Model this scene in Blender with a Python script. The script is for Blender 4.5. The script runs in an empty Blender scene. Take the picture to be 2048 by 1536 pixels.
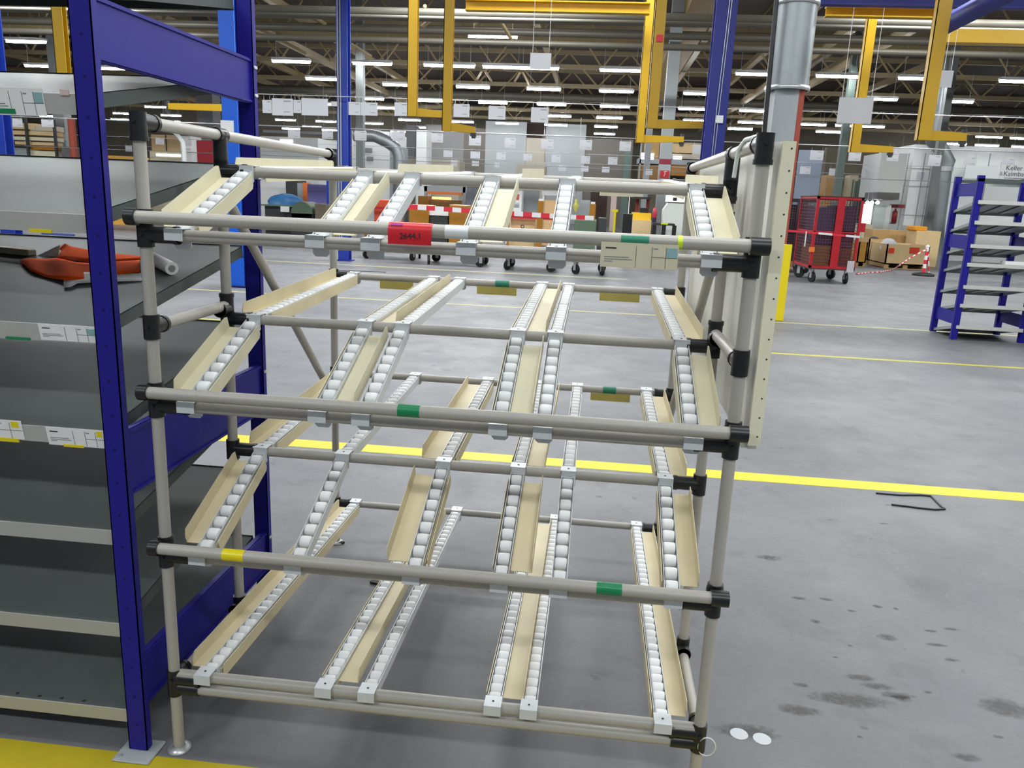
import bpy, math, random
from mathutils import Vector, Matrix
random.seed(7)
S = bpy.context.scene
COL = S.collection
PI = math.pi
# ------------------------------------------------------------------ camera
CAM = Vector((1.2082, -2.0341, 1.7474)); YAW, PITCH, ROLL, FPX = -0.0969, -0.2347, 0.0429, 1567.2
FWD = Vector((math.sin(YAW)*math.cos(PITCH), math.cos(YAW)*math.cos(PITCH), math.sin(PITCH)))
_r0 = Vector((math.cos(YAW), -math.sin(YAW), 0)); _u0 = _r0.cross(FWD)
RGT = _r0*math.cos(ROLL)+_u0*math.sin(ROLL); UPV = -_r0*math.sin(ROLL)+_u0*math.cos(ROLL)
cd = bpy.data.cameras.new('camera'); cam = bpy.data.objects.new('camera', cd); COL.objects.link(cam)
cd.sensor_width = 36; cd.lens = FPX/2048*36; cd.clip_start = 0.05; cd.clip_end = 400
m = Matrix((RGT, UPV, -FWD)).transposed().to_4x4(); m.translation = CAM; cam.matrix_world = m
S.camera = cam
S.view_settings.view_transform = 'Standard'; S.view_settings.look = 'None'; S.view_settings.gamma = 1
S.view_settings.exposure = 0.0
S.cycles.use_denoising = True
S.cycles.max_bounces = 6; S.cycles.diffuse_bounces = 3; S.cycles.glossy_bounces = 3
S.cycles.sample_clamp_indirect = 4
def ray(px, py): return FWD + RGT*((px-1024)/FPX) - UPV*((py-768)/FPX)
def aty(px, py, y): d = ray(px, py); return CAM + d*((y-CAM.y)/d.y)      # where a sight line meets the plane y
def atz(px, py, z): d = ray(px, py); return CAM + d*((z-CAM.z)/d.z)
# ------------------------------------------------------------------ materials
def lin(c):
    c = c/255.0
    return c/12.92 if c <= .04045 else ((c+.055)/1.055)**2.4
def rgb(*c): return tuple(lin(v) for v in c)+(1,)
MT = {}
def mat(name, c, rough=.5, metal=0., noise=0., scale=20., emit=None, est=0., spec=.5, bump=0.):
    if name in MT: return MT[name]
    mm = bpy.data.materials.new(name); mm.use_nodes = True; nt = mm.node_tree; b = nt.nodes['Principled BSDF']
    b.inputs['Roughness'].default_value = rough; b.inputs['Metallic'].default_value = metal
    b.inputs['Specular IOR Level'].default_value = spec
    col = rgb(*c); b.inputs['Base Color'].default_value = col
    if noise > 0:
        tc = nt.nodes.new('ShaderNodeTexCoord'); n = nt.nodes.new('ShaderNodeTexNoise'); n.inputs['Scale'].default_value = scale
        n.inputs['Detail'].default_value = 5
        nt.links.new(tc.outputs['Object'], n.inputs['Vector'])
        mx = nt.nodes.new('ShaderNodeMix'); mx.data_type = 'RGBA'
        mx.inputs['A'].default_value = tuple(v*(1-noise) for v in col[:3])+(1,)
        mx.inputs['B'].default_value = tuple(min(1, v*(1+noise)) for v in col[:3])+(1,)
        nt.links.new(n.outputs['Fac'], mx.inputs['Factor']); nt.links.new(mx.outputs['Result'], b.inputs['Base Color'])
        if bump:
            bp = nt.nodes.new('ShaderNodeBump'); bp.inputs['Strength'].default_value = bump; bp.inputs['Distance'].default_value = .01
            nt.links.new(n.outputs['Fac'], bp.inputs['Height']); nt.links.new(bp.outputs['Normal'], b.inputs['Normal'])
    if emit:
        b.inputs['Emission Color'].default_value = rgb(*emit); b.inputs['Emission Strength'].default_value = est
    MT[name] = mm; return mm
PIPE = mat('coated_pipe', (172,168,160), .38, noise=.06, scale=60)
BLACK = mat('black_plastic', (24,25,27), .35)
ZINC = mat('zinc_plate', (214,218,220), .36, .12, noise=.07, scale=30)
GALV = mat('galvanised_sheet', (92,98,96), .4, 0., spec=.03, noise=.07, scale=14)
LIPM = mat('shelf_lip', (186,186,180), .4, .15, noise=.06, scale=12)
ROLL_M = mat('roller_plastic', (230,231,231), .42)
CREAM = mat('cream_guide', (214,208,178), .5, noise=.10, scale=9)
CREAM_D = mat('cream_worn', (212,200,164), .55, noise=.16, scale=7)
BLUE = mat('blue_enamel', (33,27,134), .5, spec=.25, noise=.05, scale=8)
BLUEDARK = mat('blue_enamel_edge', (18,15,80), .5, spec=.25)
CBLUE = mat('column_blue', (22,54,156), .5, noise=.08, scale=3)
CBLUE2 = mat('column_deep_blue', (24,34,126), .5, noise=.08, scale=3)
YEL = mat('crane_yellow', (188,148,12), .45, noise=.10, scale=5)
LINEY = mat('line_yellow', (206,186,16), .55, noise=.12, scale=9)
LINEP = mat('line_pale', (176,170,116), .6, noise=.14, scale=6)
WHITE = mat('white_board', (226,228,228), .5)
PAPER = mat('paper', (236,236,234), .7)
INK = mat('ink', (40,40,44), .6)
GREYINK = mat('pale_ink', (140,140,140), .7)
TEAL = mat('teal_box', (140,180,182), .6)
TGREEN = mat('green_tape', (12,132,82), .35)
TGREEN_D = mat('green_tape_worn', (40,130,100), .5)
TYEL = mat('yellow_tape', (232,214,12), .3)
HIVIS = mat('neon_yellow', (205,235,40), .4)
TBLUE = mat('blue_tape', (90,110,190), .5)
REDL = mat('red_label', (205,28,40), .35)
RED = mat('cage_red', (176,18,34), .4, noise=.08, scale=4)
TRED = mat('tape_red', (215,40,60), .5)
TWHITE = mat('tape_white', (232,228,228), .5)
ORANGE = mat('orange_cloth', (255,92,10), .85, spec=.1, noise=.06, scale=10)
BOARD = mat('cream_panel', (238,237,230), .5, noise=.05, scale=6)
BOARDE = mat('panel_edge', (240,236,206), .55, noise=.06, scale=30)
GREYCOL = mat('grey_paint', (158,164,166), .6, noise=.06, scale=3)
DUCTM = mat('duct_metal', (150,156,158), .42, .6, noise=.1, scale=6)
RUSTP = mat('red_pipe_paint', (160,70,52), .6)
TRUSS = mat('truss_paint', (150,136,104), .6, noise=.12, scale=2)
TRUSSL = mat('truss_cream', (172,154,112), .6, noise=.1, scale=2)
ROOF = mat('roof_deck', (78,66,58), .9, noise=.3, scale=.5)
PIPEG = mat('roof_pipe', (98,94,84), .5, .2)
BROWN = mat('brown_wall', (110,104,90), .8, noise=.12, scale=.6)
LPANEL = mat('light_panel', (176,182,182), .6, noise=.05, scale=.8)
DPANEL = mat('dark_panel', (120,114,106), .7, noise=.08, scale=.8)
CPANEL = mat('cream_wall_panel', (190,184,166), .7, noise=.05, scale=.8)
MWHITE = mat('machine_white', (240,243,241), .5, noise=.04, scale=.8)
DARKG = mat('dark_machine', (52,54,54), .6, noise=.2, scale=3)
DBROWN = mat('dark_brown', (58,40,34), .7, noise=.2, scale=3)
WOOD = mat('wood', (186,150,98), .7, noise=.15, scale=4)
WOODP = mat('wood_pale', (214,186,138), .7, noise=.12, scale=4)
AMBER = mat('amber_plastic', (164,112,34), .3, noise=.12, scale=4)
RUBBER = mat('rubber', (20,20,22), .6)
STEEL = mat('steel_fork', (200,202,204), .35, .6)
TARPB = mat('blue_tarp', (34,92,140), .5, noise=.3, scale=5)
VIOLET = mat('violet_panel', (118,112,176), .6, noise=.05, scale=2)
ORP = mat('orange_paint', (226,120,50), .5)
GREENM = mat('green_machine', (92,112,92), .6, noise=.15, scale=3)
PURPLE = mat('dark_load', (60,34,62), .6, noise=.3, scale=6)
MESHW = mat('wire_grey', (96,66,74), .5, .3)
LAMP = mat('lamp_tube', (255,255,255), .5, emit=(248,250,255), est=100.)
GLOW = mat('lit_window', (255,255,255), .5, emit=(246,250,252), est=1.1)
BULB = mat('bulb_lit', (255,255,255), .5, emit=(250,252,255), est=6.)
WARM = mat('warm_lamp', (255,190,120), .5, emit=(255,190,120), est=1.6)
SIGNM = mat('sign_card', (206,208,212), .5)
# ------------------------------------------------------------------ mesh builder
class MB:
    def __init__(s): s.v = []; s.f = []; s.mi = []; s.sm = []; s.cur = 0
    def add(s, vs, fs, smooth=False):
        o = len(s.v); s.v += [tuple(v) for v in vs]; s.f += [tuple(i+o for i in f) for f in fs]
        s.mi += [s.cur]*len(fs); s.sm += [smooth]*len(fs); return s
    def mt(s, i): s.cur = i; return s
    def box(s, x0, x1, y0, y1, z0, z1, M=None, bev=0.):
        if bev > 0:
            b = bev; vs = []; 
            for z, k in ((z0, b), (z0+b, 0), (z1-b, 0), (z1, b)):
                X0, X1, Y0, Y1 = x0+k, x1-k, y0+k, y1-k
                vs += [(X0+b, Y0, z), (X1-b, Y0, z), (X1, Y0+b, z), (X1, Y1-b, z), (X1-b, Y1, z), (X0+b, Y1, z), (X0, Y1-b, z), (X0, Y0+b, z)]
            fs = [tuple(range(7, -1, -1)), tuple(range(24, 32))]
            for r in range(3):
                for i in range(8): j = (i+1) % 8; fs.append((r*8+i, r*8+j, r*8+8+j, r*8+8+i))
        else:
            vs = [(x0, y0, z0), (x1, y0, z0), (x1, y1, z0), (x0, y1, z0), (x0, y0, z1), (x1, y0, z1), (x1, y1, z1), (x0, y1, z1)]
            fs = [(3, 2, 1, 0), (4, 5, 6, 7), (0, 1, 5, 4), (1, 2, 6, 5), (2, 3, 7, 6), (3, 0, 4, 7)]
        if M: vs = [M @ Vector(v) for v in vs]
        return s.add(vs, fs)
    def hexa(s, b, t): # bottom 4 pts, top 4 pts, ccw
        return s.add(list(b)+list(t), [(3, 2, 1, 0), (4, 5, 6, 7), (0, 1, 5, 4), (1, 2, 6, 5), (2, 3, 7, 6), (3, 0, 4, 7)])
    def cyl(s, p0, p1, r, n=16, r2=None, cap=True):
        p0 = Vector(p0); p1 = Vector(p1); r2 = r if r2 is None else r2
        d = (p1-p0).normalized(); a = Vector((0, 0, 1)) if abs(d.z) < .9 else Vector((1, 0, 0))
        u = d.cross(a).normalized(); w = d.cross(u)
        vs = []
        for P, R in ((p0, r), (p1, r2)):
            for i in range(n):
                t = 2*PI*i/n; vs.append(P+u*(R*math.cos(t))+w*(R*math.sin(t)))
        s.add(vs, [(i, (i+1) % n, n+(i+1) % n, n+i) for i in range(n)], True)
        if cap: s.add(vs, [tuple(range(n-1, -1, -1)), tuple(range(n, 2*n))])
        return s
    def lathe(s, prof, M=None, n=16): # prof: (r,z)
        vs = []; k = len(prof)
        for r, z in prof:
            for i in range(n):
                t = 2*PI*i/n; v = Vector((r*math.cos(t), r*math.sin(t), z)); vs.append(M @ v if M else v)
        s.add(vs, [(j*n+i, j*n+(i+1) % n, (j+1)*n+(i+1) % n, (j+1)*n+i) for j in range(k-1) for i in range(n)], True)
        return s.add([], []) if False else s
    def tube(s, pts, r, n=8):
        pts = [Vector(p) for p in pts]; vs = []; k = len(pts); prev = None
        for i, P in enumerate(pts):
            d = (pts[min(i+1, k-1)]-pts[max(i-1, 0)]).normalized()
            if prev is None:
                a = Vector((0, 0, 1)) if abs(d.z) < .9 else Vector((1, 0, 0)); u = d.cross(a).normalized()
            else: u = (prev-d*prev.dot(d)).normalized()
            prev = u; w = d.cross(u)
            for j in range(n):
                t = 2*PI*j/n; vs.append(P+u*(r*math.cos(t))+w*(r*math.sin(t)))
        s.add(vs, [(i*n+j, i*n+(j+1) % n, (i+1)*n+(j+1) % n, (i+1)*n+j) for i in range(k-1) for j in range(n)], True)
        s.add(vs, [tuple(range(n-1, -1, -1)), tuple(range((k-1)*n, k*n))]); return s
    def prism(s, poly, a, b, axis='y', M=None): # poly in the two other axes
        def mk(p, q, t): return {'y': (p, t, q), 'x': (t, p, q), 'z': (p, q, t)}[axis]
        n = len(poly); vs = [mk(p, q, a) for p, q in poly]+[mk(p, q, b) for p, q in poly]
        if M: vs = [M @ Vector(v) for v in vs]
        fs = [tuple(range(n)), tuple(range(2*n-1, n-1, -1))]+[(i, n+i, n+(i+1) % n, (i+1) % n) for i in range(n)]
        return s.add(vs, fs)
    def grid(s, nu, nv, fn, th=0.):
        vs = [fn(i/nu, j/nv) for i in range(nu+1) for j in range(nv+1)]
        q = [(i*(nv+1)+j, (i+1)*(nv+1)+j, (i+1)*(nv+1)+j+1, i*(nv+1)+j+1) for i in range(nu) for j in range(nv)]
        return s.add(vs, q, True)
    def build(s, name, mats, parent=None, world=True):
        me = bpy.data.meshes.new(name)
        off = Vector((0, 0, 0))
        if parent is not None and world:
            p = parent
            while p is not None: off += Vector(p.location); p = p.parent
        me.from_pydata([tuple(Vector(v)-off) for v in s.v] if off.length else s.v, [], s.f)
        for mm in (mats if isinstance(mats, (list, tuple)) else [mats]): me.materials.append(mm)
        me.polygons.foreach_set('material_index', s.mi); me.polygons.foreach_set('use_smooth', s.sm)
        import bmesh
        bm = bmesh.new(); bm.from_mesh(me); bmesh.ops.recalc_face_normals(bm, faces=bm.faces); bm.to_mesh(me); bm.free()
        me.update()
        o = bpy.data.objects.new(name, me); COL.objects.link(o)
        if parent is not None: o.parent = parent
        return o
def thing(name, label, cat, loc=(0, 0, 0), group=None, rz=0.):
    o = bpy.data.objects.new(name, None); COL.objects.link(o); o.location = loc; o.rotation_euler = (0, 0, rz)
    o.empty_display_size = .1
    return tag(o, label, cat, group)
def tag(o, label, cat, group=None, kind=None):
    o['label'] = label; o['category'] = cat
    if group: o['group'] = group
    if kind: o['kind'] = kind
    return o
def struct(o): o['kind'] = 'structure'; return o
def sub(o, label): o['label'] = label; return o
def copy_tree(o, parent=None):
    c = o.copy(); COL.objects.link(c)
    if parent is not None: c.parent = parent
    for ch in list(o.children): copy_tree(ch, c)
    return c
def textmesh(name, body, size, mtl, parent, M, depth=.0005):
    cu = bpy.data.curves.new(name, 'FONT'); cu.body = body; cu.size = size; cu.extrude = depth; cu.align_x = 'LEFT'
    t = bpy.data.objects.new(name+'_tmp', cu); COL.objects.link(t)
    dg = bpy.context.evaluated_depsgraph_get(); me = bpy.data.meshes.new_from_object(t.evaluated_get(dg))
    bpy.data.objects.remove(t); me.materials.clear(); me.materials.append(mtl); me.transform(M)
    if parent is not None:
        off = Vector((0, 0, 0)); p = parent
        while p is not None: off += Vector(p.location); p = p.parent
        me.transform(Matrix.Translation(-off))
    o = bpy.data.objects.new(name, me); COL.objects.link(o); o.parent = parent
    return o
STAND = Matrix(((1, 0, 0, 0), (0, 0, -1, 0), (0, 1, 0, 0), (0, 0, 0, 1)))   # text upright, facing -y
ORD = ['first', 'second', 'third', 'fourth', 'fifth', 'sixth', 'seventh', 'eighth', 'ninth', 'tenth', 'eleventh', 'twelfth', 'thirteenth', 'fourteenth', 'fifteenth']
# ------------------------------------------------------------------ the flow rack
W = 1.6; D1 = .4555; D2 = 1.545; R = .0168
ZT = 1.898
HZ = {1: 1.654, 2: 1.177, 3: .709}; HY = -.045
FZ = {1: 1.6076, 2: 1.131, 3: .668, 4: .268}
MZ = {1: 1.788, 2: 1.3125, 3: .852}
RZ = {1: 1.828, 2: 1.3544, 3: .888, 4: .2182}
rack = thing('flow_rack', 'beige pipe flow rack with tilted white roller tracks and black joints on grey floor', 'flow rack', (.8, .75, 0))
def pipe(name, p0, p1, r=R): return MB().cyl(p0, p1, r, 20).build(name, PIPE, rack)
for x in (0, W):
    pipe('post', (x, 0, .012), (x, 0, ZT)); pipe('post', (x, D1, .235), (x, D1, ZT)); pipe('post', (x, D2, .012), (x, D2, ZT))
    pipe('side_rail', (x, 0, ZT), (x, D2, ZT))
    pipe('side_rail', (x, 0, 1.355), (x, D1, 1.355)); pipe('side_rail', (x, 0, .24), (x, D1, .24))
    pipe('diagonal_brace', (x+(.0 if x == 0 else -.0), D1+.02, 1.715), (x, D2-.02, .765), R*.95)
    for y in (0, D2):   # feet
        sub(MB().lathe([(.0, .0), (.036, .0), (.036, .004), (.022, .012), (.018, .014)], Matrix.Translation((x, y, 0)), 20).build('foot_plate', STEEL, rack), 'bright metal foot plate')
for k in (1, 2, 3): pipe('handrail', (.003, HY, HZ[k]), (1.587, HY, HZ[k]))
for k in (1, 2, 3, 4): pipe('crossbar', (0, 0, FZ[k]), (W, 0, FZ[k]))
pipe('crossbar', (.05, 0, .2225), (W-.05, 0, .2225), .0165)
for k in (1, 2, 3): pipe('crossbar', (0, D1, MZ[k]), (W, D1, MZ[k]))
for k in (1, 2, 3, 4): pipe('crossbar', (0, D2, RZ[k]), (W, D2, RZ[k]), R*.95)
RS = .0222
def joint(p, dirs, name='connector'):
    p = Vector(p); b = MB()
    for d, a0, a1 in dirs:
        d = Vector(d).normalized(); b.cyl(p+d*a0, p+d*a1, RS, 16)
        if a1 > .04: b.cyl(p+d*(a1-.012), p+d*a1, RS+.0022, 16)
    # clamp screw boss
    b.cyl(p+Vector((0, -RS-.004, 0)), p+Vector((0, 0, 0)), .006, 8)
    return b.build(name, BLACK, rack)
for x, s in ((0, 1), (W, -1)):
    X = Vector((s, 0, 0)); Y = Vector((0, 1, 0)); Z = Vector((0, 0, 1))
    joint((x, 0, ZT), [(-Z, -.024, .05), (Y, 0, .075)])
    joint((x, D2, ZT), [(-Z, -.024, .05), (-Y, 0, .06)])
    joint((x, D1, ZT), [(-Z, -.01, .135), (Y, -.026, .026), (X, 0, .001)])
    for k in (1, 2, 3):   # front bar joint: sleeve on post, arm on bar, cap on handrail
        jz = FZ[k]
        joint((x, 0, jz), [(Z, -.034, .05), (X, 0, .095)])
        c = MB(); c.cyl((x-.022 if s > 0 else x-.017, HY, HZ[k]), (x+.006 if s > 0 else x+.03, HY, HZ[k]), RS, 18)
        c.cyl((x+(-.004 if s > 0 else .006), HY, HZ[k]), (x+(-.004 if s > 0 else .006), 0, HZ[k]-.004), .017, 12)
        c.cyl((x, 0, HZ[k]-.03), (x, 0, HZ[k]+.02), RS, 16)
        c.build('end_cap', BLACK, rack)
    joint((x, 0, .256), [(Z, -.058, .028), (X, 0, .085), (Y, 0, .06)])
    MB().cyl((x, 0, .2225), (x+s*.08, 0, .2225), .021, 16).build('connector', BLACK, rack)
    joint((x, 0, 1.355), [(Z, -.034, .034), (Y, 0, .06)])
    joint((x, D1, 1.345), [(Z, -.055, .05), (-Y, 0, .055)])
    for k in (1, 2, 3): joint((x, D1, MZ[k]), [(Z, -.034, .034), (X, 0, .085)])
    joint((x, D1, .25), [(Z, -.05, .04), (-Y, 0, .045)])
    for k in (1, 2, 3, 4): joint((x, D2, RZ[k]), [(Z, -.03, .03), (X, 0, .075)])
    joint((x, D1, 1.70), [(Z, -.03, .03)]); joint((x, D2, .77), [(Z, -.03, .03)])
# --- roller tracks
def frame(p0, p1):
    """local frame along a track: y along it (front to back), x to the right, z normal."""
    p0 = Vector(p0); p1 = Vector(p1); y = (p1-p0).normalized(); x = Vector((1, 0, 0)); z = x.cross(y).normalized()
    M = Matrix((x, y, z)).transposed().to_4x4(); M.translation = p0; return M, (p1-p0).length
rest = MB()
HALF = .0205
proto_roller = {}
def roller_mb(b, M, y):
    prof = [(.006, -.0175), (.0168, -.0172), (.0186, -.012), (.019, 0), (.0186, .012), (.0168, .0172), (.006, .0175)]
    T = M @ Matrix.Translation((0, y, -.004)) @ Matrix.Rotation(PI/2, 4, 'Y')
    b.lathe(prof, T, 14)
def guide(M, L, side, wide, low, worn, par, a, e):
    """cream strip beside a track with an upstanding flange"""
    b = MB(); s = side; t = .002
    x0 = s*(HALF+.003); x1 = s*(HALF+.003+wide); h = .014 if low else .046
    zb = -.006
    lo, hi = min(x0, x1), max(x0, x1)
    if wide > .012:
        b.box(lo, hi, a, e, zb, zb+t, M)
    # flange with clipped corners
    ch = .022 if not low else .006
    fx0, fx1 = (x1, x1+t) if s > 0 else (x1-t, x1)
    if wide < .012: poly = [(a, -.034), (e-.01, -.034), (e, -.024), (e, .010), (a, .010)]
    else: poly = [(a, zb), (e, zb), (e, zb+h-ch*.3), (e-ch*.8, zb+h), (a+ch*.5, zb+h), (a, zb+h-ch)]
    b.prism(poly, fx0, fx1, 'x', M)
    # lower hook
    b.box(min(x0, x0+s*t), max(x0, x0+s*t), a, e, zb-.018, zb, M)
    return b.build('guide_plate', CREAM_D if worn else CREAM, par)
def track(x, pf, pb, gl, gr, indiv, front, worn=False, brf=True, brb=True):
    """pf,pb: (y,z) of the front and back bar centres. gl/gr: None, 'low', 'up' or 'wide'."""
    y0, y1 = pf[0]+.022, pb[0]-.020
    fr = lambda y: pf[1]+(pb[1]-pf[1])*(y-pf[0])/(pb[0]-pf[0])
    M, L = frame((x, y0, fr(y0)+.004), (x, y1, fr(y1)+.004))
    b = MB(); t = .0018
    for s in (-1, 1):
        xx = s*HALF
        b.box(min(xx, xx+s*t), max(xx, xx+s*t), 0, L, -.026, .0085, M)
        b.box(min(xx, xx-s*.006), max(xx, xx-s*.006), 0, L, -.026, -.0245, M)
    for yy in (.002, L-.004): b.box(-HALF, HALF, yy, yy+.002, -.026, .002, M)
    n = int((L-.052)/.0455)+1; pt = (L-.052)/(n-1)
    tr = b.build('roller_track', ZINC, rack)
    for i in range(n):
        y = .022+i*pt
        if indiv:
            r = MB(); roller_mb(r, M, y); r.build('roller', ROLL_M, tr)
        else: roller_mb(rest, M, y)
    a, e = .03, L-.035
    for s, g in ((-1, gl), (1, gr)):
        if not g: continue
        guide(M, L, s, {'low': .003, 'up': .008, 'wide': .044 if x < .2 else .050 if x > 1.4 else .062}[g], g == 'low', worn, tr, a, e)
    # mounting brackets hooked over the bars
    def br(yb, zb, back):
        q = MB(); w = .0255; top = zb+R+.0012
        s = -1 if not back else 1
        q.box(x-w, x+w, yb-.024, yb+.026, top, top+.002)
        q.box(x-w, x+w, yb-.026 if not back else yb+.024, yb-.024 if not back else yb+.026, zb-.012, top+.002)
        yy = yb+.021 if not back else yb-.023
        poly = [(x-w+.004, top), (x+w, top), (x+w, zb-.030), (x+w-.008, zb-.038), (x-w+.012, zb-.038), (x-w+.004, zb-.030)]
        q.prism(poly, yy, yy+.002, 'y')
        q.mt(1).cyl((x, yb, top+.002), (x, yb, top+.0032), .0035, 10)
        q.build('mounting_bracket', [ZINC, INK], tr)
    if brf: br(pf[0], pf[1], not front)
    if brb: br(pb[0], pb[1], front)
TX = {1: [.092, .479, .628, .879, 1.11, 1.4985], 2: [.098, .477, .60, .979, 1.10, 1.4985], 3: [.106, .3965, .746, 1.0, 1.168, 1.487], 4: [.101, .481, .614, .995, 1.102, 1.493]}
GD = {1: [('wide', 'up'), ('low', 'wide'), (None, None), ('low', 'wide'), (None, None), ('low', 'wide')],
      3: [('wide', 'up'), (None, None), ('wide', 'up'), ('low', 'wide'), (None, None), ('low', 'wide')]}
GD[2] = GD[1]; GD[4] = [('wide', 'up'), ('low', 'wide'), (None, None), ('low', 'wide'), (None, None), ('low', 'wide')]
for k in (1, 2, 3):
    for i, x in enumerate(TX[k]):
        gl, gr = GD[k][i]
        track(x, (0, FZ[k]), (D1, MZ[k]), gl, gr, k < 3, True, worn=(k == 3))
        track(x, (D1, MZ[k]), (D2, RZ[k]), gl, gr, False, False, worn=(k > 1), brf=False, brb=True)
for i, x in enumerate(TX[4]):
    track(x, (0, FZ[4]), (D2, RZ[4]), GD[4][i][0], GD[4][i][1], False, True, worn=True)
o = rest.build('roller', ROLL_M, rack); o['kind'] = 'stuff'
# --- cream panel at the right side
b = MB(); b.box(1.648, 1.668, .012, 1.56, 1.118, 1.905)
b.mt(1).box(1.642, 1.674, -.002, .012, 1.135, 1.905)
for i in range(15):
    z = 1.16+i*.052; b.mt(2).cyl((1.664, -.0035, z), (1.664, -.001, z), .0022, 8)
for i in range(3):
    b.mt(2).prism([(.30+.0*i, 1.50-.12*i), (.33, 1.507-.12*i), (.33, 1.493-.12*i)], 1.6465, 1.6485, 'x')
b.mt(0).box(1.632, 1.648, .03, .06, 1.118, 1.905).box(1.632, 1.648, .70, .74, 1.118, 1.905).box(1.632, 1.648, 1.50, 1.54, 1.118, 1.905)
sub(b.build('side_panel', [BOARD, BOARDE, INK], rack), 'tall cream panel closing the right side of the rack')
# --- tapes and labels stuck on the pipes
def tape(name, x0, x1, y, z, m_, lab, r=R, a0=0, a1=2*PI):
    b = MB(); n = 20; vs = []; rr = r+.0006
    for X in (x0, x1):
        for i in range(n+1):
            t = a0+(a1-a0)*i/n; vs.append((X, y-rr*math.sin(t), z+rr*math.cos(t)))
    b.add(vs, [(i, i+1, n+2+i, n+1+i) for i in range(n)], True)
    vs2 = [(v[0], y+(v[1]-y)*.97, z+(v[2]-z)*.97) for v in vs]
    return sub(b.build(name, m_, rack), lab)
def xat(px, py, y): return aty(px, py, y).x
tape('green_tape', xat(794,822,HY-.016), xat(838,825,HY-.016), HY, HZ[2], TGREEN, 'bright green tape band on the second handrail')
tape('green_tape', xat(1193,1178,HY-.016), xat(1244,1182,HY-.016), HY, HZ[3], TGREEN, 'bright green tape band on the third handrail')
tape('yellow_tape', xat(442,1108,HY-.016), xat(485,1111,HY-.016), HY, HZ[3], TYEL, 'yellow tape band on the third handrail')
tape('green_tape', xat(1242,480,HY-.016), xat(1298,484,HY-.016), HY, HZ[1], TGREEN_D, 'dull green tape above the label holder', a0=.25*PI, a1=.8*PI)
tape('yellow_tag', xat(1356,484,HY-.016), xat(1366,484,HY-.016), HY, HZ[1], HIVIS, 'neon yellow tag on the top handrail')
tape('clear_tape', xat(889,468,HY-.016), xat(936,470,HY-.016), HY, HZ[1], WHITE, 'whitish tape on the top handrail')
tape('green_tape', xat(990,571,D2-.016), xat(1018,573,D2-.016), D2, RZ[2], TGREEN_D, 'green tape on the second rear bar')
tape('green_tape', xat(1206,780,D2-.016), xat(1232,781,D2-.016), D2, RZ[3], TGREEN_D, 'green tape on the third rear bar')
def pale(px0, px1, py, z):   # worn yellow card strips hanging under the rear bars
    x0, x1 = xat(px0, py, D2), xat(px1, py, D2)
    b = MB().box(x0, x1, D2-.019, D2-.017, z-.048, z-.012)
    sub(b.build('card_strip', mat('old_card', (178,166,88), .6, noise=.15, scale=25), rack), 'worn yellow card strip under a rear bar')
pale(762, 828, 570, RZ[2]); pale(955, 1034, 580, RZ[2]); pale(1199, 1279, 592, RZ[2]); pale(1181, 1260, 792, RZ[3])
# red label folded over the top handrail, handwritten number
x0, x1 = xat(776,470,HY-.018), xat(863,472,HY-.018)
b = MB(); yf = HY-R-.0025
vs = []; pr = [(HY+.012, HZ[1]+.015), (HY, HZ[1]+R+.0018), (HY-.010, HZ[1]+.0158), (HY-.016, HZ[1]+.009), (yf, HZ[1]), (yf-.0005, HZ[1]-.018), (yf+.0005, HZ[1]-.036)]
for X in (x0, x1): vs += [(X, p, q) for p, q in pr]
n = len(pr); b.add(vs, [(i, i+1, n+i+1, n+i) for i in range(n-1)], True)
lab = sub(b.build('red_label', REDL, rack), 'red label with a handwritten number on the top handrail')
textmesh('handwriting', '2644,1', .021, INK, lab, Matrix.Translation((x0+.030, yf-.0018, HZ[1]-.022)) @ STAND @ Matrix.Rotation(.04, 4, 'Z') @ Matrix.Shear('XZ', 4, (0, 0)) , .0004)
b = MB().box(x0+.004, x0+.028, HY-.0135, HY-.0125, HZ[1]+.0125, HZ[1]+.0145)
b = MB(); b.box(x0+.006, x0+.036, -.0006, .0006, -.003, .003, Matrix.Translation((0, HY-.0145, HZ[1]+.0125)) @ Matrix.Rotation(-.75, 4, 'X'))
b.build('print', mat('violet_ink', (150,50,140), .6), lab)
# label holder hanging from the top handrail
def card(name, par, x0, x1, z0, z1, y, M=None, teal=True, cream=False, marks=True, yellow=None, cut=None):
    """printed location card: text rules, cells; faces -y"""
    w = x1-x0; h = z1-z0; b = MB(); e = .0006
    b.box(x0, x1, y, y+.0012, z0, z1, M)
    if marks:
        for f in (.455, .66, .84): b.mt(1).box(x0+w*f, x0+w*f+.0009, y-e, y, z0+h*.04, z1-h*.12, M)
        b.mt(1).box(x0+w*.66, x1-w*.01, y-e, y, z0+h*.46, z0+h*.475, M)
        b.mt(1).box(x0+w*.06, x0+w*.20, y-e, y, z0+h*.74, z0+h*.80, M)
        for q, f in ((.40, .37), (.31, .41), (.22, .16)): b.mt(2).box(x0+w*.05, x0+w*f, y-e, y, z0+h*q, z0+h*(q+.035), M)
        b.mt(2).box(x0+w*.68, x0+w*.74, y-e, y, z0+h*.78, z0+h*.83, M)
        if teal: b.mt(3).box(x0+w*.85, x1-w*.015, y-e, y, z0+h*.48, z1-h*.14, M)
        if yellow: b.mt(4).box(x0+w*.865, x0+w*.96, y-e, y, z0+h*.62, z1-h*.06, M)
    return b.build(name, [CREAM if cream else PAPER, INK, GREYINK, TEAL, TYEL], par)
x0, x1 = xat(1202,495,yf), xat(1357,505,yf)
sub(card('label_holder', rack, x0, x1, HZ[1]-.066, HZ[1]-.005, yf-.002, cream=True), 'cream label holder hanging from the top handrail')
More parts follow.
